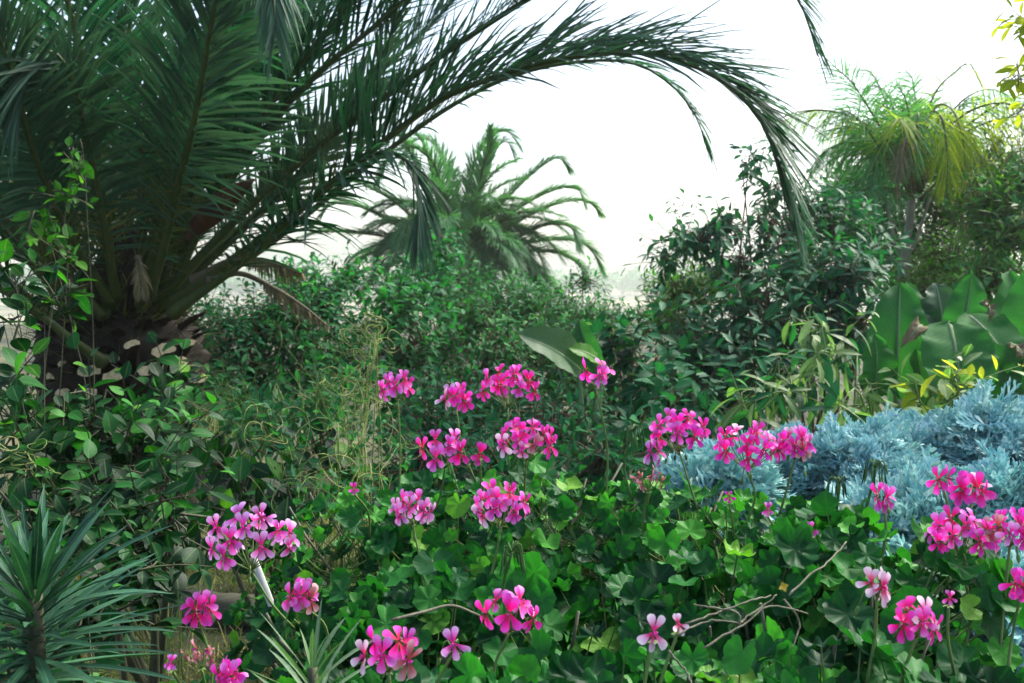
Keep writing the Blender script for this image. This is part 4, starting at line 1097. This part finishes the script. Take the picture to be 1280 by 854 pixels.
    # green nodding seed heads
    for px, py, y, pi in SEED_HEADS:
        t, base, top = plants[pi]
        hub = P(px, py, y)
        foot = np.array([hub[0] + g.normal(0, .01), hub[1] + .02, min(hub[2] - .12, top[2] - .05)])
        mb = MB()
        ped, _ = catmull([foot, (foot + hub) / 2 + g.normal(0, .006, 3), hub], 8)
        mb.tubes(ped, np.linspace(.0026, .002, 8), ns=6)
        for k in range(9):
            ph = g.uniform(0, 6.28); r_ = g.uniform(.008, .024)
            end = hub + np.array([r_ * math.cos(ph), r_ * math.sin(ph), -.012 + g.normal(0, .008)])
            pts, _ = catmull([hub, hub + np.array([.7 * r_ * math.cos(ph), .7 * r_ * math.sin(ph), .012]), end, end + np.array([.004 * math.cos(ph), .004 * math.sin(ph), -.012])], 10)
            mb.tubes(pts, np.array([.0007] * 6 + [.0013, .0017, .0012, .0004]), ns=5)
        mb.build('seed_head', M['fuzz'], t, base)
    # bare woody twigs showing through the leaves
    t, base, top = plants[12]
    mb = MB()
    tw = [[(858, 770, 1.05), (890, 762, 1.06), (935, 742, 1.08), (970, 735, 1.1)], [(845, 785, 1.03), (880, 770, 1.05), (925, 770, 1.05)], [(925, 770, 1.05), (918, 756, 1.05), (870, 745, 1.06)],
          [(925, 772, 1.05), (960, 750, 1.07), (980, 732, 1.08)], [(880, 800, 1.02), (930, 775, 1.05), (960, 752, 1.07), (1010, 760, 1.08)], [(985, 735, 1.1), (1030, 700, 1.15), (1062, 668, 1.2)],
          [(835, 805, 1.0), (855, 830, 1.0), (870, 860, .98)], [(980, 740, 1.08), (1000, 770, 1.08), (990, 800, 1.06)]]
    for pts in tw:
        pp, _ = catmull([P(*q) - np.array([0, 0, .008]) for q in pts], 16)
        pp += np.cumsum(g.normal(0, .0008, pp.shape), 0)
        mb.tubes(pp, np.linspace(.0013, .0008, 16), ns=7)
    mb.build('bare_twigs', M['woody_stem'], t, base)
    mb = MB()
    q = P(979, 733, 1.06)
    a = np.arange(4) * PI / 2 + .4
    mb.strips(np.tile(q, (4, 1)), np.stack([np.cos(a), -.4 * np.ones(4), np.sin(a)], 1), (0, -1, .3), .0065, .005, [.3, 1, .7, 0])
    mb.build('young_leaf', M['yellow'], t, base)['label'] = 'tiny yellow leaf at the twig fork'
    t, base, top = plants[14]
    mb = MB()
    for pts in ([(490, 775, 1.12), (530, 765, 1.14), (565, 757, 1.16), (600, 770, 1.16)],):
        pp, _ = catmull([P(*q) for q in pts], 14)
        mb.tubes(pp, np.linspace(.002, .0014, 14), ns=7)
    mb.build('bare_twigs', M['woody_stem'], t, base)


# ------------------------------------------------------------------ silver foliage
def miller_tpl(seed):
    g = np.random.default_rng(seed)
    mb = MB()
    # blade along +Y, unit length, upper side +Z
    z = lambda t: -.22 * t ** 2
    mb.strips([[0, 0, 0]], [0, 1, 0], UP, 1.0, .085, [.4, .7, 1, 1.1, 1.2, 0], bend=-.22, fold=.2)
    for k in range(5):
        t = .2 + .16 * k
        L = (.34, .42, .42, .34, .22)[k] * g.uniform(.85, 1.1)
        for s in (-1, 1):
            d = np.array([s * math.sin(.85 - .08 * k), math.cos(.85 - .08 * k), g.normal(.12, .12)])
            mb.strips([[0, t, z(t)]], d, UP, L, .085, [.8, .9, 1.1, 0], bend=g.normal(0, .15), fold=.1)
            d2 = np.array([s * .95, .25, .1])
            mb.strips([np.array([0, t, z(t)]) + d * L * .45], d2, UP, L * .4, .07, [.9, 1, 0], fold=.1)
            d3 = np.array([s * .25, .95, .1])
            mb.strips([np.array([0, t, z(t)]) + d * L * .5], d3, UP, L * .4, .07, [.9, 1, 0], fold=.1)
    return np.concatenate(mb.v), np.concatenate(mb.uv), np.concatenate(mb.q), np.concatenate(mb.t)


def build_millers():
    g = np.random.default_rng(61)
    tpl = [miller_tpl(s) for s in range(4)]
    spec = [(900, 612, 2.15, 66, 40, 'small silver leaved plant left of the others, under the row of pink heads'),
            (985, 605, 2.35, 85, 52, 'silver leaved plant right below the bunched pink heads'),
            (1075, 600, 2.3, 95, 68, 'wide silver leaved plant behind the upright geranium leaves'),
            (1165, 580, 2.55, 95, 62, 'silver leaved plant at the back, next to the yellow green shrub'),
            (1255, 572, 2.45, 85, 72, 'tallest silver leaved plant at the right edge'),
            (1165, 665, 1.95, 100, 62, 'silver leaved plant behind the pair of separate pink flowers'),
            (1265, 660, 1.9, 85, 74, 'bluish silver plant shaded at the right edge behind the crowded pink heads'),
            (1215, 735, 1.6, 80, 50, 'shaded silver plant low behind the right corner geranium')]
    for i, (px, py, y, rx, rz, lab) in enumerate(spec):
        c = P(px, py, y); rad = np.array([rx / F * y, rx / F * y * .9, rz / F * y * .85])
        base = np.array([c[0], c[1], float(ground_h(c[0], c[1]))])
        t = thing('dusty_miller', lab, 'silver plant', base, 'silver leaved plants beside the geraniums')
        ns = int(88 * (rx / 80) ** 2 * (rz / 60) ** .5 * (y / 2.2) ** 1.2) + 10
        u = rvec(g, ns * 3); u = u[u[:, 2] > -.55][:ns]
        r = g.random(len(u)) ** .5 * g.uniform(.8, 1.15, len(u))
        tips = c + u * r[:, None] * rad
        tips[:, 2] += .02 * np.sin(tips[:, 0] * 30 + i)
        d = norm(u * [1, 1, .8] + np.array([0, -.2, .7]) + rvec(g, len(u)) * .7)
        per = 8
        j = np.arange(per)
        ph = j[None] * 2.4 + g.uniform(0, 6, len(u))[:, None]
        e1 = norm(np.cross(d, rvec(g, len(u)))); e2 = np.cross(d, e1)
        rad_ = e1[:, None] * np.cos(ph)[..., None] + e2[:, None] * np.sin(ph)[..., None]
        lev = (j / per)[None, :, None]
        pos = tips[:, None] - d[:, None] * (.075 * (1 - lev))
        fw = norm(rad_ * (1.25 - .6 * lev) + d[:, None] * (.1 + .6 * lev) + g.normal(0, .3, rad_.shape))
        nr = norm(d[:, None] * 1.0 - rad_ * .4 + g.normal(0, .2, rad_.shape))
        pos, fw, nr = pos.reshape(-1, 3), fw.reshape(-1, 3), nr.reshape(-1, 3)
        nr = norm(nr - (nr * fw).sum(1, keepdims=True) * fw); sd = np.cross(fw, nr)
        n = len(pos)
        s = g.uniform(.07, .14, n) * np.tile(1.05 - .55 * (j / per) ** 2, len(u))
        mats = np.stack([sd * s[:, None], fw * s[:, None], nr * (s * g.uniform(.4, 1.8, n))[:, None]], 2)
        which = g.integers(0, 4, n)
        mb = MB()
        for k in range(4):
            m = which == k
            mb.inst(tpl[k], mats[m], pos[m])
        mb.build('foliage', M['miller'], t, base)
        sb = MB()
        A = np.linspace(0, 1, 6)[None, :, None]
        st = base + g.normal(0, .03, (len(u), 3)) * [1, 1, 0]
        pp = st[:, None] * (1 - A) + tips[:, None] * A + np.sin(A * PI) * g.normal(0, .02, (len(u), 1, 3))
        sb.tubes(pp, np.broadcast_to(np.linspace(.004, .002, 6), (len(u), 6)), ns=5)
        sb.build('stems', M['miller'], t, base)


# ------------------------------------------------------------------ rosettes, tangles, small things
def rosette(name, label, cx, cy, y, n, L, W, mat, seed, stem_to, group=None, spread=1.0):
    g = np.random.default_rng(seed)
    c = P(cx, cy, y); base = np.array([P(*stem_to, y)[0], y, 0.0]); base[2] = float(ground_h(base[0], base[1]))
    t = thing(name, label, 'spiky plant', base, group)
    k = np.arange(n)
    az = k * 2.39996 + g.normal(0, .15, n)
    lev = (k + .5) / n
    el = 1.35 - 1.75 * lev ** .75 * spread + g.normal(0, .08, n)
    d = np.stack([np.cos(el) * np.cos(az), np.cos(el) * np.sin(az), np.sin(el)], 1)
    ax = norm(c - base)
    pos = c - ax * (.13 * lev[:, None] * L / .16) + d * .006
    nr = norm(np.stack([-np.sin(el) * np.cos(az), -np.sin(el) * np.sin(az), np.cos(el)], 1))
    LL = L * g.uniform(.85, 1.12, n) * np.clip(.35 + lev * 3.5, 0, 1)
    mb = MB()
    mb.strips(pos, d, nr, LL, W * g.uniform(.85, 1.15, n), [.5, .7, .9, 1.0, .95, .8, .5, 0], bend=g.normal(-.08, .08, n), grav=g.uniform(0, .2, n), fold=.28, twist=g.normal(0, .3, n))
    mb.build('leaf_rosette', M[mat], t, base)
    sb = MB()
    pts, _ = catmull([base, (base + c) / 2 + [.01, 0, 0], c], 16)
    sb.tubes(pts, np.linspace(.013, .009, 16) * (L / .16), ns=9)
    m = 80
    i = g.integers(0, 15, m); a = g.uniform(0, 6.28, m)
    sb.strips(pts[i] + np.stack([np.cos(a), np.sin(a), np.zeros(m)], 1) * .008, np.stack([np.cos(a), np.sin(a), g.uniform(-.4, .6, m)], 1), UP, .012, .006, [1, .7, 0])
    sb.build('stem', M['dark_stem'], t, base)


def tangle(label, boxes, seed, n, mat='dry_vine', step=.02, r=.0022, curl=.5, leaves=0):
    g = np.random.default_rng(seed)
    els = [(P(px, py, y), np.array([rx / F * y, ry, rz / F * y])) for px, py, y, rx, rz, ry in boxes]
    c0 = np.mean([e[0] for e in els], axis=0)
    base = np.array([c0[0], c0[1], float(ground_h(c0[0], c0[1]))])
    t = thing('dry_vine', label, 'vine', base, 'tangled dry vines')
    mb = MB(); fb = MB()
    K = 36
    w = np.array([e[1][0] * e[1][2] for e in els]); w = w / w.sum()
    for k in range(n):
        c, rad = els[g.choice(len(els), p=w)]
        p = c + rvec(g, 1)[0] * rad * g.random() ** .4
        d = rvec(g, 1)[0]; axis = rvec(g, 1)[0]
        pts = [p]
        for s in range(K - 1):
            axis = norm(axis + g.normal(0, .25, 3))
            d = norm(d + np.cross(axis, d) * curl * g.uniform(.2, 1) + (c - p) / rad.mean() * .04 + np.array([0, 0, .03]))
            p = p + d * step * g.uniform(.6, 1.2)
            pts.append(p)
        pts = np.array(pts)
        mb.tubes(pts, r * g.uniform(.6, 1.3) * np.linspace(1.1, .5, K), ns=4, cap=False)
        if leaves and k % 2 == 0:
            m = leaves
            i = g.integers(0, K, m)
            fb.strips(pts[i], rvec(g, m) + [0, 0, .2], rvec(g, m) + UP, g.uniform(.018, .042, m), g.uniform(.007, .017, m), LEAF5, bend=.2)
    # anchoring stems down to the soil
    for c, rad in els:
        for k in range(4):
            q = c + rvec(g, 1)[0] * rad * .5
            pts, _ = catmull([base + g.normal(0, .04, 3) * [1, 1, 0], (base + q) / 2 + g.normal(0, .04, 3), q], 14)
            mb.tubes(pts, r * 1.6 * np.linspace(1.2, .8, 14), ns=5)
    mb.build('stems', M[mat], t, base)
    if leaves:
        fb.build('foliage', M['hedge_olive'], t, base)


def build_small():
    sg = 'spiky rosettes in the bottom left'
    rosette('spiky_rosette', 'big dark green spiky rosette on a stout stem in the bottom left corner', 42, 735, 1.25, 150, .185, .0125, 'rosette', 81, (40, 870), sg)
    rosette('spiky_rosette', 'small pale spiky rosette at the bottom edge below the white stake', 390, 835, 1.12, 30, .11, .006, 'rosette_pale', 82, (392, 900), sg, spread=.75)
    tangle('tall tangle of pale dry tendrils standing up left of the pink flower heads', [(455, 440, 3.0, 30, 38, .1), (440, 490, 3.0, 36, 30, .1), (470, 420, 3.0, 12, 20, .05)], 91, 32, step=.014, curl=.75, leaves=5, r=.0013)
    tangle('matted heap of dry vines and grass left of the geraniums', [(440, 545, 2.7, 55, 45, .15), (400, 590, 2.6, 45, 50, .15), (450, 610, 2.4, 30, 40, .12), (340, 560, 3.0, 50, 25, .1)], 92, 48, step=.016, curl=.5, leaves=14, r=.0012)
    tangle('pale dry tendrils in front of the palm foot', [(262, 515, 3.4, 20, 20, .06), (240, 540, 3.3, 25, 22, .06), (205, 565, 3.1, 14, 12, .05), (40, 575, 2.2, 22, 14, .05)], 93, 40, step=.013, curl=.7, r=.0014)
    # white stake
    a, b = P(316, 696, 1.8), P(344, 768, 1.78)
    b = a + (b - a) * ((a[2] - .0) / (a[2] - b[2]))
    mb = MB()
    d = norm(b - a); s = norm(np.cross(d, [0, 1, 0])); f = np.cross(s, d)
    L = np.linalg.norm(b - a) + .03
    V = []
    for k, (tt, w) in enumerate([(0, .0046), (.003, .006), (L * .9, .006), (L, .0015)]):
        for sx, sy in ((-1, -1), (1, -1), (1, 1), (-1, 1)):
            V.append(a + d * tt + s * sx * w + f * sy * .003)
    q = [[k * 4 + j, k * 4 + (j + 1) % 4, (k + 1) * 4 + (j + 1) % 4, (k + 1) * 4 + j] for k in range(3) for j in range(4)] + [[3, 2, 1, 0], [12, 13, 14, 15]]
    mb.add(V, np.zeros((16, 2)), q)
    o = mb.build('plant_stake', M['paint'], None, smooth=False)
    tag(o, 'white wooden plant stake leaning in the dry grass', 'stake')
    # log edging
    g = np.random.default_rng(4)
    a, b = P(140, 778, 3.6), P(352, 784, 3.5)
    a[2] = float(ground_h(a[0], a[1])) + .04; b[2] = float(ground_h(b[0], b[1])) + .04
    pts, _ = catmull([a, (a + b) / 2 + [0, .02, .01], b], 22)
    mb = MB()
    ns = 18; th = np.arange(ns) * 2 * PI / ns
    T = norm(b - a); sd = norm(np.cross(T, UP)); V = []
    for i, p in enumerate(pts):
        rr = .06 * (1 + .08 * np.sin(th * 3 + i * .4) + .05 * g.normal(size=ns)) * (1 if 0 < i < 21 else .9)
        V.append(p + sd * (rr * np.cos(th))[:, None] + UP * (rr * np.sin(th))[:, None])
    V = np.concatenate(V)
    q = [[i * ns + j, i * ns + (j + 1) % ns, (i + 1) * ns + (j + 1) % ns, (i + 1) * ns + j] for i in range(21) for j in range(ns)]
    mb.add(V, np.zeros((len(V), 2)), q, [[0, j + 1, j] for j in range(1, ns - 1)] + [[21 * ns, 21 * ns + j, 21 * ns + j + 1] for j in range(1, ns - 1)])
    k0 = mb.n
    o = mb.build('log', M['log'], None, smooth=True)
    tag(o, 'mossy dark log lying across the ground in the bottom left', 'log')


def build_ground():
    g = np.random.default_rng(2)
    xs = np.concatenate([np.linspace(-700, -30, 36), np.linspace(-28, -4, 24), np.linspace(-3.8, 3.8, 60), np.linspace(4, 28, 24), np.linspace(30, 700, 36)])
    ys = np.concatenate([np.linspace(-40, -2, 14), np.linspace(-1.5, 6, 60), np.linspace(6.5, 40, 40), np.linspace(43, 700, 80)])
    X, Y = np.meshgrid(xs, ys)
    Z = ground_h(X, Y)
    n, m = X.shape
    V = np.stack([X, Y, Z], -1).reshape(-1, 3)
    i, j = np.meshgrid(np.arange(n - 1), np.arange(m - 1), indexing='ij')
    a = (i * m + j).ravel()
    q = np.stack([a, a + 1, a + m + 1, a + m], 1)
    mb = MB(); mb.add(V, np.zeros((len(V), 2)), q)
    mt, nn, l = new_mat('ground_soil')
    out = nn.new('ShaderNodeOutputMaterial'); tc = nn.new('ShaderNodeTexCoord')
    n1 = nn.new('ShaderNodeTexNoise'); n1.inputs['Scale'].default_value = 1.3; n1.inputs['Detail'].default_value = 10
    n2 = nn.new('ShaderNodeTexNoise'); n2.inputs['Scale'].default_value = .018; n2.inputs['Detail'].default_value = 8; n2.inputs['Roughness'].default_value = .62
    for k in (n1, n2): l.new(tc.outputs['Object'], k.inputs['Vector'])
    near = ramp(nn, [(.35, (.018, .022, .01)), (.55, (.05, .055, .02)), (.7, (.12, .11, .045))]); l.new(n1.outputs['Fac'], near.inputs[0])
    far = ramp(nn, [(.4, (.06, .085, .045)), (.52, (.13, .14, .07)), (.6, (.32, .27, .17)), (.75, (.4, .34, .22))]); l.new(n2.outputs['Fac'], far.inputs[0])
    sp = nn.new('ShaderNodeSeparateXYZ'); l.new(tc.outputs['Object'], sp.inputs[0])
    fy = math_node(nn, l, 'MULTIPLY', math_node(nn, l, 'SUBTRACT', sp.outputs[1], 25), .03, True)
    col = mixc(nn, l, fy, near.outputs[0], far.outputs[0])
    pb = nn.new('ShaderNodeBsdfPrincipled'); pb.inputs['Roughness'].default_value = .95
    l.new(col, pb.inputs['Base Color'])
    bp = nn.new('ShaderNodeBump'); bp.inputs['Distance'].default_value = .03; l.new(n1.outputs['Fac'], bp.inputs['Height']); l.new(bp.outputs[0], pb.inputs['Normal'])
    l.new(pb.outputs[0], out.inputs[0])
    o = mb.build('ground', mt); tag(o, kind='structure')
    # dry grass on the open ground at the left
    mb = MB()
    k = 20000
    x = g.uniform(-2.2, -.1, k); y = g.uniform(1.6, 5.2, k)
    keep = np.sin(x * 5 + y) + np.sin(y * 6 - x * 2) + g.normal(0, .6, k) > -.9
    x, y = x[keep], y[keep]; k = len(x)
    p = np.stack([x, y, ground_h(x, y) - .01], 1)
    mb.strips(p, rvec(g, k) * .75 + UP, rvec(g, k), g.uniform(.06, .2, k), g.uniform(.003, .006, k), [1, .9, .6, 0], grav=g.uniform(.1, .9, k), fold=.3)
    o = mb.build('grass', M['dry_grass']); tag(o, 'thin dry grass between the log and the hedge', None, kind='stuff')
    # distant wood, far down the slope: nobody could count its trees
    mb = MB()
    N = 520
    x = g.uniform(-330, 330, N); y = g.uniform(370, 500, N)
    z0 = ground_h(x, y)
    h = g.uniform(6, 12.5, N)
    cen = []
    for a in range(N):
        m = 70
        u = rvec(g, m); r = g.random(m) ** .3
        c = np.array([x[a], y[a], z0[a] + h[a] * .6])
        cen.append(c + u * r[:, None] * np.array([h[a] * .42, h[a] * .42, h[a] * .45]))
    cen = np.concatenate(cen); k = len(cen)
    mb.strips(cen, rvec(g, k), rvec(g, k) + UP, g.uniform(1, 2.4, k), g.uniform(.8, 1.7, k), [.5, 1, .7, 0], bend=.2)
    mb.tubes(np.stack([np.stack([x, y, z0 - .3], 1), np.stack([x, y, z0 + h * .6], 1)], 1), np.stack([np.full(N, .25), np.full(N, .15)], 1), ns=5, mi=1)
    o = mb.build('distant_wood', [M['hedge_olive'], M['grey_bark']]); tag(o, 'hazy wood far down the slope', None, kind='stuff')


def build_air_light_camera():
    # haze
    mb = MB()
    x0, x1, y0, y1, z0, z1 = -690, 690, -38, 690, -19, 42
    V = [(x0, y0, z0), (x1, y0, z0), (x1, y1, z0), (x0, y1, z0), (x0, y0, z1), (x1, y0, z1), (x1, y1, z1), (x0, y1, z1)]
    mb.add(V, np.zeros((8, 2)), [[0, 3, 2, 1], [4, 5, 6, 7], [0, 1, 5, 4], [1, 2, 6, 5], [2, 3, 7, 6], [3, 0, 4, 7]])
    m, n, l = new_mat('haze_air')
    out = n.new('ShaderNodeOutputMaterial'); pv = n.new('ShaderNodeVolumePrincipled')
    pv.inputs['Color'].default_value = (.97, .97, .95, 1); pv.inputs['Density'].default_value = HAZE; pv.inputs['Anisotropy'].default_value = .45
    l.new(pv.outputs[0], out.inputs['Volume'])
    o = mb.build('haze', m, smooth=False); tag(o, kind='stuff')
    # sky and sun
    w = bpy.data.worlds.new('World'); SC.world = w; w.use_nodes = True
    n = w.node_tree.nodes; l = w.node_tree.links
    bg = n['Background']
    sky = n.new('ShaderNodeTexSky'); sky.sky_type = 'NISHITA'; sky.sun_disc = False
    sky.sun_elevation = math.radians(SUN_EL); sky.sun_rotation = math.radians(SUN_AZ)
    sky.air_density = 1.0; sky.dust_density = 3.0; sky.ozone_density = 1.0
    l.new(sky.outputs[0], bg.inputs[0]); bg.inputs[1].default_value = SKY
    sd = bpy.data.lights.new('sun', 'SUN'); sd.energy = SUN; sd.angle = math.radians(20); sd.color = (1, .96, .88)
    so = bpy.data.objects.new('sun', sd); COL.objects.link(so)
    a, e = math.radians(SUN_AZ), math.radians(SUN_EL)
    dirv = Vector((math.sin(a) * math.cos(e), math.cos(a) * math.cos(e), math.sin(e)))
    so.rotation_euler = dirv.to_track_quat('Z', 'Y').to_euler()
    cam = bpy.data.cameras.new('camera'); co = bpy.data.objects.new('camera', cam); COL.objects.link(co)
    cam.sensor_width = 36; cam.lens = 35; cam.clip_end = 3000; cam.clip_start = .05
    co.location = tuple(CAM); co.rotation_euler = (PI / 2 - PITCH, 0, 0)
    cam.dof.use_dof = True; cam.dof.focus_distance = 1.6; cam.dof.aperture_fstop = 11
    SC.camera = co
    vs = SC.view_settings
    vs.view_transform = 'Standard'; vs.look = 'None'; vs.exposure = EXPO; vs.gamma = 1; vs.use_curve_mapping = False
    SC.render.engine = 'CYCLES'
    c = SC.cycles
    c.use_denoising = True; c.max_bounces = 7; c.diffuse_bounces = 3; c.glossy_bounces = 2; c.transmission_bounces = 4; c.volume_bounces = 1; c.transparent_max_bounces = 4
    c.use_adaptive_sampling = True; c.adaptive_threshold = .02
    c.sample_clamp_indirect = 6


SUN_AZ, SUN_EL, SUN, SKY, EXPO, HAZE = 55.0, 48.0, 2.3, .092, 1.9, .0012
build_ground()
build_big_palm()
build_far_palm()
build_right_palm()
build_shrubs()
build_paddles()
build_geraniums()
build_millers()
build_small()
build_air_light_camera()
